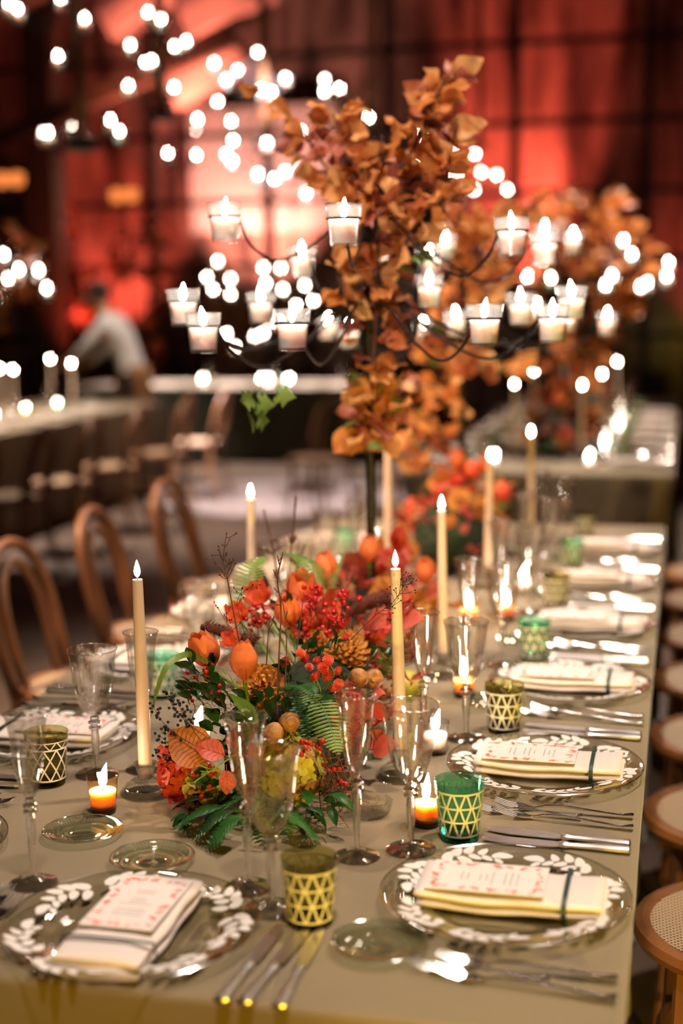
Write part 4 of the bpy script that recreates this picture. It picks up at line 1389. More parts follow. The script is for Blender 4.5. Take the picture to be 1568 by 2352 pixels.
# dry straw
mb = MB()
for i in range(70):
    p = Y(RNG.uniform(735, 815), RNG.uniform(1690, 1850), RNG.uniform(2.09, 2.17)) - CL
    a = RNG.uniform(0, 6.28)
    d = Vector((math.cos(a), 0.3 * math.sin(a), math.sin(a))) * RNG.uniform(0.01, 0.03)
    mb.tube([p - d, p + Vector((0, -0.006, 0.004)), p + d], 0.0007, 4)
tag(mb.build('dry_straw', 'straw', C, sharp=0), kind='stuff')
mb = MB()
for i in range(60):
    p = Y(RNG.uniform(440, 560), RNG.uniform(1540, 1640), RNG.uniform(2.12, 2.18)) - CL
    d = Vector((RNG.uniform(-1, 0.3), -0.2, RNG.uniform(-0.3, 1))).normalized() * RNG.uniform(0.02, 0.04)
    mb.tube([p, p + d * 0.5 + Vector((0, 0, 0.002)), p + d], 0.0004, 3)
tag(mb.build('dry_grass', 'straw', C, sharp=0), kind='stuff')
# twigs, plumes, grass blade, black berries
twig(C, [Y(552, 1490, 2.2), Y(535, 1400, 2.2), Y(522, 1330, 2.2), Y(512, 1290, 2.2), Y(520, 1225, 2.2)], 0.0013, 0.0006, 'twig', 'branching_twig', 13, 0.028, ('twig', 0.0016), random.Random(4))
twig(C, [Y(560, 1500, 2.2), Y(525, 1440, 2.2), Y(500, 1395, 2.2)], 0.0006, 0.0004, 'twig', 'branching_twig', 7, 0.028, ('berry_black', 0.0013), random.Random(8))
twig(C, [Y(565, 1470, 2.2), Y(545, 1380, 2.2), Y(580, 1345, 2.2)], 0.0006, 0.0004, 'twig', 'branching_twig', 6, 0.025, ('berry_black', 0.0013), random.Random(9))
twig(C, [Y(636, 1660, 2.12), Y(640, 1520, 2.16), Y(645, 1400, 2.18), Y(637, 1330, 2.18), Y(650, 1268, 2.18)], 0.0016, 0.0010, 'twig', 'bare_twig', 3, 0.02, None, random.Random(3))
twig(C, [Y(650, 1640, 2.12), Y(658, 1480, 2.17), Y(648, 1380, 2.2), Y(628, 1350, 2.2)], 0.0013, 0.0006, 'twig', 'bare_twig', 2, 0.02, None, random.Random(13))
twig(C, [Y(655, 1650, 2.14), Y(680, 1500, 2.2), Y(698, 1360, 2.22)], 0.0010, 0.0008, 'twig', 'bare_twig', 2, 0.015, None, random.Random(23))
twig(C, [Y(610, 1560, 2.2), Y(616, 1450, 2.2), Y(620, 1420, 2.2)], 0.0010, 0.0006, 'twig', 'bare_twig', 2, 0.015, None, random.Random(33))
for k, (x, y) in enumerate(((605, 1170), (680, 1140), (620, 1230), (700, 1250))):
    twig(C, [Y(640 + 12 * k, 1400, 2.75), Y((x + 640) / 2 + 8, (y + 1400) / 2, 2.8), Y(x, y, 2.8)], 0.0016, 0.0022, 'twig', 'bare_twig', 2, 0.02, None, random.Random(40 + k))
twig(C, [Y(805, 1470, 2.3), Y(860, 1415, 2.3), Y(905, 1380, 2.28), Y(938, 1325, 2.27)], 0.0009, 0.0005, 'twig', 'branching_twig', 16, 0.028, ('berry_black', 0.0014), random.Random(6))
plume(C, [Y(462, 1440, 2.3), Y(505, 1448, 2.3), Y(545, 1470, 2.3), Y(565, 1500, 2.3)], 0.011)
plume(C, [Y(592, 1305, 2.6), Y(605, 1340, 2.6), Y(618, 1370, 2.6)], 0.010)
plume(C, [Y(795, 1415, 2.6), Y(840, 1385, 2.6), Y(890, 1375, 2.6), Y(950, 1400, 2.6)], 0.014)
plume(C, [Y(555, 1470, 2.2), Y(572, 1470, 2.2), Y(585, 1478, 2.2)], 0.012)
bl = MB()
P = catmull([Y(475, 1520, 2.16), Y(430, 1503, 2.12), Y(385, 1528, 2.08), Y(360, 1585, 2.07), Y(345, 1650, 2.07)], 6)
for i, p in enumerate(P):
    w = 0.0052 * math.sin(PI * (0.25 + 0.73 * i / (len(P) - 1)))
    t = (P[min(i + 1, len(P) - 1)] - P[max(i - 1, 0)]).normalized()
    sd = t.cross(Vector((0, -1, 0.2))).normalized()
    for q in (-1, 0, 1):
        bl.v.append(tuple(p - CL + sd * w * q + Vector((0, 0.0012 * abs(q), 0))))
for i in range(len(P) - 1):
    for k in range(2):
        a = i * 3 + k
        bl.f.append((a, a + 1, a + 4, a + 3))
bl.build('grass_blade', 'light_fern', C, sharp=0)
for k, pts in enumerate(([(470, 1690), (430, 1660), (400, 1625), (385, 1600)], [(460, 1720), (410, 1690), (375, 1660), (350, 1620)], [(450, 1740), (405, 1730), (380, 1700), (362, 1690)], [(460, 1700), (420, 1640), (410, 1610)], [(440, 1745), (390, 1735), (365, 1730)])):
    rg = random.Random(60 + k)
    PP = [Y(x, y, 2.05) for x, y in pts]
    o = twig(C, PP, 0.0007, 0.0005, 'twig', 'privet_sprig')
    cp = catmull(PP, 6)
    mb = MB()
    for j in range(24):
        q = cp[rg.randrange(len(cp) // 3, len(cp))] - CL + Vector((rg.uniform(-.010, .010), rg.uniform(-.006, .006), rg.uniform(-.010, .010)))
        mb.ball(q, 0.0026, 7, 4)
    mb.build('black_berries', 'berry_black', o, sharp=0)
twig(C, [Y(560, 1720, 2.05), Y(500, 1760, 2.04), Y(440, 1800, 2.03)], 0.0014, 0.0010, 'green_stem', 'green_stalk', 3, 0.03, None, random.Random(71))
twig(C, [Y(760, 1850, 2.05), Y(785, 1880, 2.04), Y(800, 1900, 2.03)], 0.001, 0.0008, 'straw', 'bare_twig')

# ------------------------------------------------------------------ further arrangements, out of focus
def arrangement(label, c, sx, sy, sz, seed, n=1.0, tul=5):
    rg = random.Random(seed)
    A = thing('floral_centrepiece', label, 'flowers', (c[0], c[1], TZ))
    MB().ball((0, 0, sz * 0.45), 1.0, 16, 8, (sx * 0.75, sy * 0.85, sz * 0.45)).build('moss_base', 'moss', A)
    def pt(k=1.0):
        a, b = rg.uniform(0, 2 * PI), rg.uniform(0.05, 1.0)
        z = math.sin(b * PI / 2)
        r = math.cos(b * PI / 2)
        return Vector((c[0] + sx * r * math.cos(a) * k, c[1] + sy * r * math.sin(a) * k, TZ + 0.02 + sz * z * k))
    for i in range(tul):
        p = pt(1.1); p.z = max(p.z, TZ + sz * 0.8) + 0.03
        tulip(A, p, Vector((c[0], c[1], TZ + 0.05)), 'tulip_orange' if i % 3 else 'tulip_red', 0.95, Vector((rg.uniform(-.3, .3), rg.uniform(-.3, .1), 1)), rg.uniform(0, 0.15))
    for i in range(int(4 * n)):
        p = pt(1.02)
        mum(A, p, 0.052, 50, (p - Vector((c[0], c[1], TZ))).normalized() + Vector((0, -0.3, 0)), single=False)
    for i in range(int(3 * n)):
        hydrangea(A, pt(0.95), 0.05, 26, ['hydrangea_red'] if i % 2 else ['hydrangea_red', 'hydrangea_tan'], s=1.3)
    for i in range(int(46 * n)):
        p = pt(1.03)
        obj('berry', BERRY, A, p - A.location, scale=rg.uniform(1.0, 1.6))
    for i in range(int(70 * n)):
        p = pt(1.0)
        d = (p - Vector((c[0], c[1], TZ + 0.03))).normalized() + Vector((rg.uniform(-.5, .5), rg.uniform(-.5, .5), rg.uniform(-.3, .6)))
        me = rg.choice(GREENS + LIME + PINKS + PINKS + BIGRED + BEECH['copper_leaf'][:2])
        scatter_leaf(A, me, p, d, rg.uniform(0.9, 1.4))
    return A
arrangement('autumn centrepiece below the first leafy candelabra', (-0.70, 3.22), 0.14, 0.30, 0.17, 21, 1.0, 4)
arrangement('autumn centrepiece below the second leafy candelabra', (-0.69, 4.45), 0.17, 0.45, 0.22, 22, 1.3, 7)
arrangement('autumn centrepiece on the second table behind', (-0.66, 7.9), 0.20, 0.60, 0.26, 23, 1.3, 6)
arrangement('autumn centrepiece farther along the second table', (-0.66, 9.8), 0.20, 0.60, 0.26, 24, 0.8, 4)
arrangement('autumn centrepiece on the side table with bentwood chairs', (-4.95, 8.4), 0.18, 0.9, 0.24, 25, 1.0, 6)

# ------------------------------------------------------------------ candelabra trees
def wire_arm(root, a, b, dip=0.10, r=0.0032, name='wire_arm'):
    """from the post a sweep out, down and up again to the ring under the cup rim"""
    a, b = Vector(a), Vector(b)
    rl = root.location
    d = b - a
    h = Vector((d.x, d.y, 0))
    zlow = min(a.z, b.z) - dip
    e = h.normalized() * 0.034 if h.length > 0.05 else Vector((0, 0, 0))
    pts = [a, a + h * 0.18 + Vector((0, 0, 0.006)), a + h * 0.42 + Vector((0, 0, (zlow - a.z) * 0.62)), Vector((a.x, a.y, 0)) + h * 0.66 + Vector((0, 0, zlow)), Vector((a.x, a.y, 0)) + h * 0.86 - e * 0.4 + Vector((0, 0, zlow + dip * 0.35)), b - e]
    mb = MB().tube([p - rl for p in catmull(pts, 6)], r, 6)
    mb.tube([b - rl + Vector((0.0325 * math.cos(t), 0.0325 * math.sin(t), 0)) for t in [2 * PI * i / 20 for i in range(20)]], r * 0.75, 5, True)
    return mb.build(name, 'black_iron', root, sharp=0)

def candelabrum(label, x, y, z1, cups, tiers, dip, cuplabel, group):
    """cups: list of (world point of the cup base)"""
    root = thing('candelabra', label, 'candelabra', (x, y, TZ))
    MB().lathe([(0, 0), (0.11, 0), (0.112, 0.006), (0.09, 0.012), (0.02, 0.018), (0.012, 0.03), (0, 0.03)], 28).build('base', 'black_iron', root)
    MB().tube([(0, 0, 0.02), (0.002, 0, 0.4), (-0.002, 0, 0.8), (0, 0, z1 - TZ)], 0.011, 10).build('post', 'black_iron', root)
    for k, p in enumerate(cups):
        ring = Vector(p) + Vector((0, 0, 0.051))
        tz = min(tiers, key=lambda t_: abs(t_ - ring.z))
        wire_arm(root, (x, y, tz), ring, dip)
        cup(Vector(p), k * 1.3, cuplabel if isinstance(cuplabel, str) else cuplabel[k], group)
    return root
# cups of the first tree: pixel of cup base centre, depth along the view
CX, CY = -0.692, 3.16
cdef = [(517, 556, 2.92, 'tealight cup highest on the far bentwood side of the first candelabra'), (790, 566, 2.66, 'tealight cup facing the viewer high on the first candelabra'),
        (695, 640, 3.42, 'tealight cup behind the high front cup of the first candelabra'), (1175, 590, 2.84, 'tealight cup high on the cane-seat side of the first candelabra'),
        (985, 710, 3.30, 'tealight cup half hidden by orange leaves of the first candelabra'), (1250, 612, 3.25, 'tealight cup high and outermost on the cane-seat side of first candelabra'),
        (422, 750, 2.96, 'outermost low tealight cup towards the bentwood side of the first candelabra'), (468, 810, 2.80, 'low tealight cup in front of the outermost pair of first candelabra'),
        (600, 745, 3.40, 'low tealight cup behind the two front cups of the first candelabra'), (672, 806, 2.64, 'low front tealight cup left of the first candelabra post'),
        (1112, 795, 2.66, 'low front tealight cup on the cane-seat side of the first candelabra'), (1268, 788, 2.88, 'low tealight cup farthest to the cane-seat side of first candelabra'),
        (1312, 738, 3.15, 'low tealight cup behind the outermost cup of the first candelabra'), (1195, 750, 3.3, 'low tealight cup behind the wires on the cane-seat side'), (985, 640, 3.55, 'tealight cup at the back of the first candelabra')]
tiers1 = [ony(845, 512, CY).z, ony(845, 706, CY).z]
cand1 = candelabrum('black iron candelabra with orange beech leaves and tealight cups, nearest', CX, CY, ony(850, 430, CY).z, [ond(a, b, d) for a, b, d, _ in cdef], tiers1, 0.085, [q[3] for q in cdef], None)

def foliage(label, branches, n_leaves, mats, spread, size=(0.75, 1.25), ivy=0, seed=1, root_at=(0, 0, 0), name='beech_leaf_garland'):
    """branches: polylines of world points with a spread radius per point; leaves are set along them"""
    rg = random.Random(seed)
    root = thing(name, label, 'foliage', root_at)
    rl = root.location
    tot = 0
    segs = []
    for br in branches:
        P = catmull([p for p, _ in br], 6)
        Rr = []
        for i in range(len(P)):
            f = i / 6
            a = min(int(f), len(br) - 2) if len(br) > 1 else 0
            u = f - a
            Rr.append(br[a][1] * (1 - u) + br[min(a + 1, len(br) - 1)][1] * u)
        MB().tube([p - rl for p in P], [0.004 * (1 - 0.7 * i / len(P)) + 0.0008 for i in range(len(P))], 5).build('branch', 'twig', root, sharp=0)
        w = sum((P[i + 1] - P[i]).length * (Rr[i] + 0.02) for i in range(len(P) - 1))
        segs.append((P, Rr, w))
        tot += w
    for P, Rr, w in segs:
        n = max(3, int(round(n_leaves * w / tot)))
        for i in range(n):
            k = rg.randrange(len(P) - 1)
            p = P[k].lerp(P[k + 1], rg.random())
            r = Rr[k] * (rg.random() ** 0.6)
            a = rg.uniform(0, 2 * PI)
            d = Vector((math.cos(a), math.sin(a), rg.uniform(-0.5, 0.5)))
            q = p + Vector((d.x * r, d.y * r, d.z * r * 0.4))
            dr = d + Vector((rg.uniform(-.6, .6), rg.uniform(-.6, .6), rg.uniform(-0.6, 0.9)))
            me = rg.choice(BEECH[rg.choice(mats)])
            qq = dr.to_track_quat('X', 'Z').to_matrix() @ Matrix.Rotation(rg.uniform(-1.4, 1.4), 3, 'X')
            obj('leaf', me, root, q - rl, qq.to_euler(), rg.uniform(*size))
    for i in range(ivy):
        P, Rr, w = segs[rg.randrange(min(2, len(segs)))]
        k = rg.randrange(len(P) // 2)
        a = rg.uniform(0, 2 * PI)
        q = P[k] + Vector((math.cos(a), math.sin(a), 0)) * (Rr[k] * 0.8 + 0.012)
        obj('ivy_leaf', IVY, root, q - rl, (rg.uniform(-1, 1) + 1.2, rg.uniform(-.6, .6), a), rg.uniform(0.7, 1.1))
    return root
def B(*pts, y=CY):
    return [(ony(px, py, y + dy), r) for (px, py, dy, r) in pts]
MIX = ['copper_leaf', 'copper_leaf', 'gold_leaf', 'russet_leaf', 'gold_leaf', 'copper_leaf', 'plum_leaf']
foliage('orange copper beech leaves wrapped around the nearest candelabra post',
        [B((838, 1040, -0.01, 0.02), (850, 950, -0.02, 0.045), (855, 850, -0.02, 0.045), (862, 740, -0.02, 0.05), (868, 640, -0.02, 0.06), (868, 540, -0.02, 0.09), (866, 450, -0.01, 0.125), (868, 380, 0, 0.12), (880, 310, 0, 0.07)),
         B((868, 620, 0.0, 0.04), (930, 560, -0.03, 0.06), (965, 490, -0.03, 0.06), (1030, 455, 0.0, 0.03)),
         B((890, 420, 0, 0.05), (950, 340, 0.0, 0.045), (980, 270, 0.0, 0.025), (1005, 215, 0.0, 0.014), (1035, 165, 0.0, 0.014)),
         B((862, 470, 0, 0.05), (810, 390, -0.02, 0.05), (780, 310, -0.02, 0.035), (765, 260, -0.02, 0.02)),
         B((850, 500, 0, 0.04), (780, 430, 0.0, 0.035), (725, 350, 0.0, 0.02), (700, 310, 0.0, 0.012)),
         B((890, 440, 0, 0.05), (970, 390, 0.0, 0.045), (1010, 360, 0.0, 0.02)),
         B((868, 900, -0.02, 0.03), (880, 980, -0.03, 0.04), (880, 1005, -0.04, 0.035)),
         B((868, 700, -0.03, 0.04), (800, 690, -0.05, 0.025), (770, 610, -0.05, 0.018))],
        285, MIX, 0.1, (0.75, 1.25), 16, 3, (CX, CY, TZ))
# two thin sprigs that reach out of the crown with a few single leaves
for lab, pts, lv in (('thin beech sprig with two dry leaves reaching up over the chandelier lights', [(725, 340), (690, 300), (655, 255), (612, 212), (545, 197)], [((612, 240), (1.0, 0.0, -0.55), 1.1), ((655, 275), (0.7, 0, -0.6), 0.8), ((595, 205), (-1, 0, 0.1), 0.8)]),
                     ('beech twig with pale curled leaves against the red wall', [(1000, 370), (1030, 320), (1060, 298)], [((1028, 286), (1, 0, -0.2), 1.2), ((1035, 300), (1, 0, -0.5), 1.0), ((1060, 290), (1, 0, 0.1), 0.9)])):
    b0 = ony(pts[0][0], pts[0][1], CY)
    sg = thing('beech_sprig', lab, 'twig', b0)
    MB().tube([ony(x, y, CY) - b0 for x, y in pts], 0.0012, 5).build('stem', 'twig', sg, sharp=0)
    for (x, y), d, sc_ in lv:
        facing_leaf(sg, RNG.choice(BEECH['copper_leaf'] if x < 800 else BEECH['gold_leaf']), ony(x, y, CY), Vector(d), sc_, (RNG.uniform(-.8, .8), RNG.uniform(-.8, .8)))
# the sprig of ivy hanging from a lower arm
sprig = thing('ivy_sprig', 'small green ivy sprig hanging from a lower candelabra arm', 'ivy', ony(600, 870, 2.75))
sl = sprig.location
MB().tube([Vector(ony(600, 868, 2.75)) - sl, Vector(ony(598, 900, 2.75)) - sl, Vector(ony(590, 950, 2.74)) - sl], 0.0010, 4).build('ivy_stem', 'green_stem', sprig)
for (x, y, a) in ((578, 915, 2.6), (592, 935, 1.9), (640, 905, 0.3), (595, 962, 1.2), (600, 925, 0.9), (582, 968, 2.0)):
    obj('ivy_leaf', IVY, sprig, Vector(ony(x, y, 2.74)) - sl, (1.35, 0.2, a), 1.0)
# second tree
C2X, C2Y = -0.70, 4.62
off = [(-0.42, -0.12, 0), (-0.30, -0.34, 0), (0.05, -0.45, 0), (0.36, -0.26, 0), (0.46, 0.05, 0), (0.2, 0.40, 0), (-0.2, 0.40, 0), (-0.25, -0.10, 1), (0.0, -0.34, 1), (0.28, -0.18, 1), (0.34, 0.16, 1), (-0.34, 0.2, 1), (0.1, 0.3, 1)]
z2 = [ony(990, 760, C2Y).z, ony(990, 590, C2Y).z]
candelabrum('black iron candelabra with orange leaves, second along the front table', C2X, C2Y, ony(1090, 520, C2Y).z, [(C2X + a, C2Y + b, z2[k] - 0.02 + 0.03 * math.sin(7 * a)) for a, b, k in off], [z + 0.02 for z in z2], 0.09, 'clear tealight cup on an arm of the second candelabra', 'tealights of the second candelabra')
foliage('orange beech leaves wrapped around the second candelabra post',
        [B((975, 1090, 0, 0.03), (985, 980, 0, 0.08), (1000, 880, 0, 0.09), (1020, 780, 0, 0.10), (1060, 690, 0, 0.13), (1095, 610, 0, 0.14), (1110, 540, 0, 0.10), (1125, 490, 0, 0.05), y=C2Y),
         B((1020, 820, 0, 0.08), (1100, 850, -0.1, 0.10), (1180, 850, -0.15, 0.08), y=C2Y), B((1080, 560, 0, 0.1), (1180, 520, 0, 0.08), (1225, 470, 0, 0.04), y=C2Y)],
        190, ['copper_leaf', 'gold_leaf', 'gold_leaf', 'copper_leaf', 'russet_leaf'], 0.1, (0.95, 1.5), 14, 5, (C2X, C2Y, TZ))
# third tree on the second table
C3X, C3Y = -0.66, 8.3
def tree_cups(x, y, zlow, zhigh, R, n, seed):
    rg = random.Random(seed)
    out = []
    for k in range(n):
        a = 2 * PI * k / n + rg.uniform(-.2, .2)
        r = R * rg.uniform(0.75, 1.05)
        out.append((x + r * math.cos(a), y + r * math.sin(a), (zlow if k % 2 else zhigh) + rg.uniform(-.04, .04)))
    return out
t3 = [ony(1400, 660, C3Y).z, ony(1400, 560, C3Y).z]
c3cups = [ony(px, py + 22, C3Y + dy) for px, py, dy in ((1430, 560, -0.3), (1450, 590, 0.1), (1405, 640, -0.2), (1390, 660, 0.2), (1470, 665, -0.1), (1485, 655, 0.3), (1530, 640, 0.0), (1535, 608, 0.3), (1318, 552, -0.3), (1245, 615, 0.0), (1210, 640, 0.2), (1160, 635, 0.2), (1265, 645, -0.3))]
candelabrum('candelabra with orange leaves on the second table', C3X + 0.1, C3Y, ony(1340, 470, C3Y).z, c3cups, t3, 0.1, 'tealight cup on the candelabra of the second table', 'tealights of the candelabra on the second table')
foliage('orange leaf mass on the candelabra of the second table',
        [B((1330, 900, 0, 0.15), (1335, 780, 0, 0.2), (1350, 680, 0, 0.28), (1350, 580, 0, 0.34), (1340, 500, 0, 0.25), (1330, 450, 0, 0.12), y=C3Y), B((1350, 600, 0, 0.15), (1420, 560, 0, 0.15), (1460, 530, 0, 0.08), y=C3Y)],
        150, ['copper_leaf', 'russet_leaf', 'copper_leaf'], 0.1, (1.6, 2.4), 0, 6, (C3X + 0.1, C3Y, TZ))
# trees on the side table and the crosswise table
c4 = [ony(px, py + 18, 7.6 + dy) for px, py, dy in ((10, 595, 0), (75, 595, 0.2), (45, 630, -0.2), (20, 650, 0), (90, 630, 0.2), (108, 672, -0.2), (2, 680, 0.2))]
candelabrum('candelabra on the side table with bentwood chairs', -4.85, 7.6, ony(20, 520, 7.6).z, c4, [c4[0].z], 0.1, 'tealight cup on the candelabra of the side table', 'tealights of the side table candelabra')
foliage('dull orange leaves on the side table candelabra', [B((5, 760, 0, 0.1), (10, 680, 0, 0.15), (10, 600, 0, 0.18), (0, 530, 0, 0.1), y=7.6)], 40, ['copper_leaf', 'russet_leaf'], 0.1, (1.6, 2.4), 0, 8, (-4.85, 7.6, TZ))
T5 = ony(600, 690, 12.9)
candelabrum('tall candelabra crowded with tealights on the crosswise table', T5.x, 14.05, 3.0, [ony(a, b + 16, 13.9 + c) for a, b, c in ((500, 600, 0), (475, 635, 0.2), (530, 640, -0.2), (490, 665, 0), (530, 675, 0.2), (605, 615, 0), (645, 615, 0.2), (650, 665, -0.2), (700, 655, 0.1), (610, 650, 0.3), (520, 765, 0), (540, 795, 0.2), (585, 772, -0.2), (605, 765, 0.2), (625, 735, 0), (660, 780, 0.2), (720, 690, 0.1), (680, 700, 0.2), (640, 740, 0))], [ony(600, 650, 14).z, ony(600, 760, 14).z], 0.1, 'tealight cup on the tall candelabra of the crosswise table', 'tealights of the crosswise table candelabra')

foliage('tall red-lit leafy branches near the back wall', [B((330, 900, 0, 0.1), (300, 700, 0, 0.3), (305, 590, 0, 0.42), (300, 520, 0, 0.3), y=15.5), B((230, 800, 0, 0.2), (190, 680, 0, 0.3), (175, 610, 0, 0.25), y=15.5), B((120, 560, 0, 0.2), (90, 470, 0, 0.3), y=15.5)],
        90, ['russet_leaf', 'plum_leaf'], 0.1, (2.6, 4.2), 0, 9, (-6.6, 15.5, 0.0), 'leafy_branch')
# ------------------------------------------------------------------ hanging chandeliers
def chandelier(label, px, y, cups, cuplabel, group, zrod_px):
    ctr_ = ony(px, zrod_px, y)
    root = thing('chandelier', label, 'chandelier', (ctr_.x, ctr_.y, ZH))
    MB().tube([(0, 0, 0), (0, 0, ctr_.z - ZH)], 0.035, 8).build('rod', 'bentwood', root)
    MB().lathe([(0, 0.03), (0.08, 0.02), (0.10, 0), (0.08, -0.03), (0, -0.05)], 16, (0, 0, ctr_.z - ZH)).build('hub', 'black_iron', root)
    for i, (cx_, cy_) in enumerate(cups):
        p = ony(cx_, cy_ + 20, y + (RNG.uniform(-0.5, 0.5)))
        ring = p + Vector((0, 0, 0.051))
        wire_arm(root, (ctr_.x, ctr_.y, min(ZH - 0.05, ring.z + 0.08)), ring, 0.08, 0.006)
        cup(p, i * 0.9, cuplabel, group)
    return root
chandelier('hanging chandelier with tealight cups, upper corner, on a pale rod', 188, 7.0,
           [(20, 20), (42, 35), (140, 8), (196, 56), (135, 140), (100, 318), (112, 318), (165, 298), (195, 325), (255, 288), (276, 313)], 'tealight cup on the hanging chandelier with the pale rod', 'tealights of the first hanging chandelier', 330)
chandelier('hanging chandelier with tealight cups next to the first', 372, 8.6,
           [(340, 35), (370, 52), (300, 110), (335, 150), (350, 148), (402, 113), (428, 103), (295, 205), (400, 208), (386, 358), (452, 362), (455, 282)], 'tealight cup on the middle hanging chandelier', 'tealights of the second hanging chandelier', 260)
chandelier('hanging chandelier with tealight cups in front of the pink wall', 610, 10.5,
           [(492, 148), (520, 185), (546, 163), (592, 123), (605, 165), (656, 182), (600, 208), (622, 214), (500, 235), (531, 280), (536, 325), (614, 330), (520, 355), (533, 372), (592, 402), (630, 413), (655, 396), (690, 394), (708, 396), (703, 445)], 'tealight cup on the chandelier before the pink wall', 'tealights of the third hanging chandelier', 330)
chandelier('hanging chandelier with tealight cups behind the top leaves', 862, 12.0,
           [(745, 183), (745, 210), (780, 203), (735, 276), (720, 302), (742, 330), (847, 270), (870, 300), (965, 310), (690, 300), (960, 380)], 'tealight cup on the chandelier behind the leaves', 'tealights of the fourth hanging chandelier', 300)
chandelier('distant hanging chandelier with tealight cups in front of the red wall', 1100, 14.6,
           [(1038, 350), (1090, 350), (1048, 400), (1105, 392), (1165, 432), (1140, 398), (1088, 432)], 'tealight cup on the distant chandelier before the red wall', 'tealights of the fifth hanging chandelier', 330)

# ------------------------------------------------------------------ candles on the background tables
for (px, py) in ((120, 930), (48, 975), (5, 970), (180, 950)):
    p = onz(px, py, TZ)
    p.x = min(max(p.x, -5.4), -4.55)
    holder((p.x, p.y, TZ), 0, 'clear glass holder of a taper on the side table', 'holders on the side table')
    taper((p.x, p.y, TZ + 0.0292), 0, 'ivory taper on the side table', 'tapers on the side table')
for (px, py) in ((75, 945), (28, 958), (180, 932), (100, 950)):
    p = onz(px, py + 12, TZ)
    p.x = min(max(p.x, -5.5), -4.8)
    white_votive((p.x, p.y, TZ), 0, 'clear votive on the side table', 'votives on the side table')
for (px, py) in ((465, 855), (600, 850), (615, 852), (662, 838)):
    p = ony(px, py, 14.1)
    white_votive((p.x, p.y, TZ), 0, 'clear votive on the crosswise table', 'votives on the crosswise table')
for (x, y) in ((-0.50, 7.4), (-0.86, 7.5), (-0.46, 8.5), (-0.90, 8.9), (-0.5, 9.3), (-0.45, 10.2), (-0.85, 10.6)):
    holder((x, y, TZ), 0, 'clear glass holder of a taper on the second table', 'holders on the second table')
    taper((x, y, TZ + 0.0292), 0, 'ivory taper on the second table', 'tapers on the second table')
for (x, y) in ((-0.44, 7.05), (-0.40, 7.75), (-0.42, 8.15), (-0.38, 8.85), (-0.40, 9.6), (-0.90, 7.0), (-0.44, 10.6), (-0.40, 9.05)):
    white_votive((x, y, TZ), 0, 'clear votive on the second table', 'votives on the second table')

# ------------------------------------------------------------------ bentwood chairs
def build_chair():
    """faces +x, seat centre at the origin"""
    t = thing('bentwood_chair', 'x', 'chair')
    sr, sz = 0.200, 0.455
    MB().tube([(sr * math.cos(a), sr * math.sin(a), sz) for a in [2 * PI * i / 40 for i in range(40)]], 0.019, 8, True).build('seat_ring', 'bentwood', t)
    MB().lathe([(0, sz + 0.004), (0.10, sz + 0.006), (0.186, sz + 0.012), (0.190, sz + 0.006), (0.186, sz - 0.004), (0, sz - 0.006)], 36).build('cane_seat', 'cane', t)
    def hoop(w, top, lean, z0, r, name):
        pts = []
        ns = 24
        for i in range(ns + 1):
            f = i / ns
            a = PI * f
            k = abs(math.cos(a))
            y = -w * math.cos(a) * (1.0 if k < 0.98 else 1)
            z = z0 + (top - z0) * (math.sin(a) ** 0.55)
            y *= 0.86 + 0.20 * ((z - z0) / (top - z0)) if abs(math.cos(a)) > 0.2 else 1.03
            x = -0.165 - lean * (z - z0)
            pts.append((x, y, z))
        MB().tube(pts, r, 8).build(name, 'bentwood', t, sharp=0)
    hoop(0.190, 0.875, 0.24, 0.44, 0.0175, 'outer_hoop')
    hoop(0.115, 0.82, 0.24, 0.44, 0.0145, 'inner_hoop')
    for (x, y) in ((0.13, 0.13), (0.13, -0.13)):
        MB().tube([(x, y, sz), (x * 1.08, y * 1.08, 0.25), (x * 1.35, y * 1.3, 0.0)], [0.018, 0.015, 0.011], 8).build('leg', 'bentwood', t)
    for s in (-1, 1):
        MB().tube([(-0.165, 0.165 * s, sz), (-0.175, 0.165 * s, 0.25), (-0.245, 0.175 * s, 0.0)], [0.017, 0.015, 0.011], 8).build('leg', 'bentwood', t)
    MB().tube([(0.165 * math.cos(a), 0.165 * math.sin(a), 0.26) for a in [2 * PI * i / 32 for i in range(32)]], 0.009, 6, True).build('leg_ring', 'bentwood', t)
    return t
chair = Maker(build_chair())
for i in range(7):
    chair((0.150, 2.49 + 0.567 * i, 0), PI + RNG.uniform(-0.05, 0.05), f'bentwood chair with cane seat, {ORD[i]} visible along the table edge' if i < 6 else 'bentwood chair with cane seat, last along the front table edge')
for i, (x, y, a) in enumerate(((-1.66, 3.22, 0.05), (-1.67, 3.80, -0.05), (-1.70, 4.50, 0.02), (-1.72, 5.25, -0.06))):
    chair((x, y, 0), a, ['bentwood chair cut off by the picture edge beside the front table', 'bentwood chair back nearest the tall lone taper', 'bentwood chair back in the middle of the row by the front table', 'bentwood chair back farthest along the front table, before the lit floor'][i])
for i, (x, y) in enumerate(((-3.86, 6.9), (-3.84, 7.6), (-3.86, 8.35), (-3.88, 9.2), (-3.86, 10.1), (-3.84, 10.95))):
    chair((x, y, 0), PI, f'blurred bentwood chair, {ORD[i]} along the side table', 'chairs along the side table')
p = onz(760, 1180, 0.0)
chair((-2.55, 9.9, 0), -1.9, 'single blurred bentwood chair behind the first candelabra post')

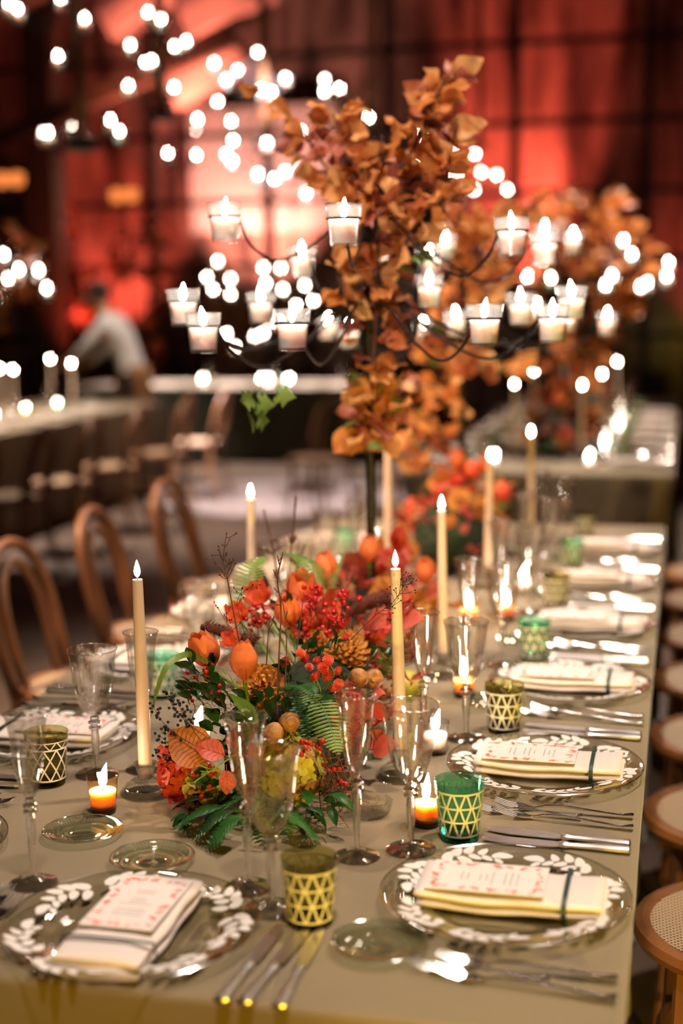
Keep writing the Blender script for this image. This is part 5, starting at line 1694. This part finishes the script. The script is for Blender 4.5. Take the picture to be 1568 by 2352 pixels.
# ------------------------------------------------------------------ wall lamps with orange shades
for k, (px, py, lab) in enumerate(((285, 448, 'wall lamp with two orange shades behind the chandeliers'), (22, 412, 'wall lamp with two orange shades at the picture edge'))):
    p = ony(px, py, 14.75 if k == 0 else 14.0)
    t = thing('wall_lamp', lab, 'lamp', p)
    for s in (-1, 1):
        MB().lathe([(0, 0), (0.05, 0.0), (0.075, 0.09), (0.055, 0.13), (0, 0.14)], 14, (0.085 * s, 0, -0.07)).build('shade', 'orange_bulb', t)
    MB().tube([(-0.085, 0, -0.07), (0, 0.03, -0.12), (0.085, 0, -0.07)], 0.01, 6).build('bracket', 'black_iron', t)
    MB().tube([(0, 0.03, -0.12), (0, 0.06, -0.5), (0, 0.06, -(p.z) + 0.01)], 0.02, 6).build('stand', 'black_iron', t)

# ------------------------------------------------------------------ the waiter at the back
def person():
    base = Vector((-4.98, 12.35, 0))
    t = thing('person', 'person in white shirt and tan apron leaning over the side table end', 'person', base)
    # body as a skinned figure leaning towards -x
    J = {'pelvis': (0.05, 0, 0.95), 'spine': (0.0, -0.02, 1.15), 'chest': (-0.09, -0.05, 1.35), 'neck': (-0.17, -0.08, 1.50), 'head0': (-0.20, -0.09, 1.57), 'head1': (-0.24, -0.11, 1.68), 'head2': (-0.24, -0.11, 1.74),
         'hl': (0.06, -0.10, 0.92), 'kl': (0.04, -0.12, 0.50), 'al': (0.08, -0.11, 0.09), 'tl': (-0.08, -0.13, 0.03),
         'hr': (0.06, 0.10, 0.92), 'kr': (0.06, 0.12, 0.50), 'ar': (0.12, 0.12, 0.09), 'tr': (-0.04, 0.13, 0.03),
         'sl': (-0.12, -0.23, 1.42), 'el': (-0.28, -0.30, 1.20), 'wl': (-0.48, -0.24, 1.06), 'fl': (-0.57, -0.22, 1.02),
         'sr': (-0.10, 0.16, 1.43), 'er': (-0.24, 0.24, 1.20), 'wr': (-0.44, 0.18, 1.05), 'fr': (-0.53, 0.16, 1.01)}
    R_ = {'pelvis': 0.15, 'spine': 0.135, 'chest': 0.155, 'neck': 0.062, 'head0': 0.075, 'head1': 0.105, 'head2': 0.08, 'hl': 0.10, 'kl': 0.065, 'al': 0.045, 'tl': 0.04, 'hr': 0.10, 'kr': 0.065, 'ar': 0.045, 'tr': 0.04,
          'sl': 0.072, 'el': 0.052, 'wl': 0.034, 'fl': 0.03, 'sr': 0.072, 'er': 0.052, 'wr': 0.034, 'fr': 0.03}
    E_ = [('pelvis', 'spine'), ('spine', 'chest'), ('chest', 'neck'), ('neck', 'head0'), ('head0', 'head1'), ('head1', 'head2'), ('pelvis', 'hl'), ('hl', 'kl'), ('kl', 'al'), ('al', 'tl'), ('pelvis', 'hr'), ('hr', 'kr'), ('kr', 'ar'), ('ar', 'tr'),
          ('chest', 'sl'), ('sl', 'el'), ('el', 'wl'), ('wl', 'fl'), ('chest', 'sr'), ('sr', 'er'), ('er', 'wr'), ('wr', 'fr')]
    names = list(J)
    me = bpy.data.meshes.new('body')
    me.from_pydata([J[n] for n in names], [(names.index(a), names.index(b)) for a, b in E_], [])
    o = obj('body', me, t)
    md = o.modifiers.new('skin', 'SKIN')
    for i, n in enumerate(names):
        me.skin_vertices[0].data[i].radius = (R_[n], R_[n])
    me.skin_vertices[0].data[0].use_root = True
    o.modifiers.new('sub', 'SUBSURF').levels = 1
    dg = bpy.context.evaluated_depsgraph_get()
    me2 = bpy.data.meshes.new_from_object(o.evaluated_get(dg))
    o.modifiers.clear()
    o.data = me2
    me2.materials.clear()
    for m_ in ('white_shirt', 'skin', 'dark_trousers'):
        me2.materials.append(M[m_])
    for p in me2.polygons:
        c = p.center
        p.use_smooth = True
        p.material_index = 1 if (c.z > 1.50 or (c.x < -0.42 and c.z < 1.2)) else (2 if c.z < 0.93 else 0)
    # apron, hair, face, fingers
    MB().lathe([(0.17, 0.40), (0.175, 0.7), (0.165, 0.92), (0.160, 1.02), (0.152, 1.02), (0.155, 0.9), (0.165, 0.7), (0.16, 0.40)], 24, (0.05, 0, 0)).build('apron', 'tan_apron', t, sharp=0)
    MB().ball((-0.215, -0.10, 1.70), 0.115, 14, 8, (1, 1, 0.85)).build('hair', 'dark_hair', t, sharp=0)
    MB().ball((-0.335, -0.14, 1.64), 0.016, 8, 5, (1.3, 1, 1.4)).build('nose', 'skin', t, sharp=0)
    for hx, hy, hz_ in ((-0.57, -0.22, 1.02), (-0.53, 0.16, 1.01)):
        for k in range(5):
            y = hy + (k - 2) * 0.016
            L = (0.045, 0.07, 0.078, 0.072, 0.058)[k]
            MB().tube([(hx, y, hz_), (hx - L * 0.6, y, hz_ - 0.01), (hx - L, y, hz_ - 0.035)], [0.010, 0.009, 0.007], 6).build('finger', 'skin', t, sharp=0)
    return t
person()
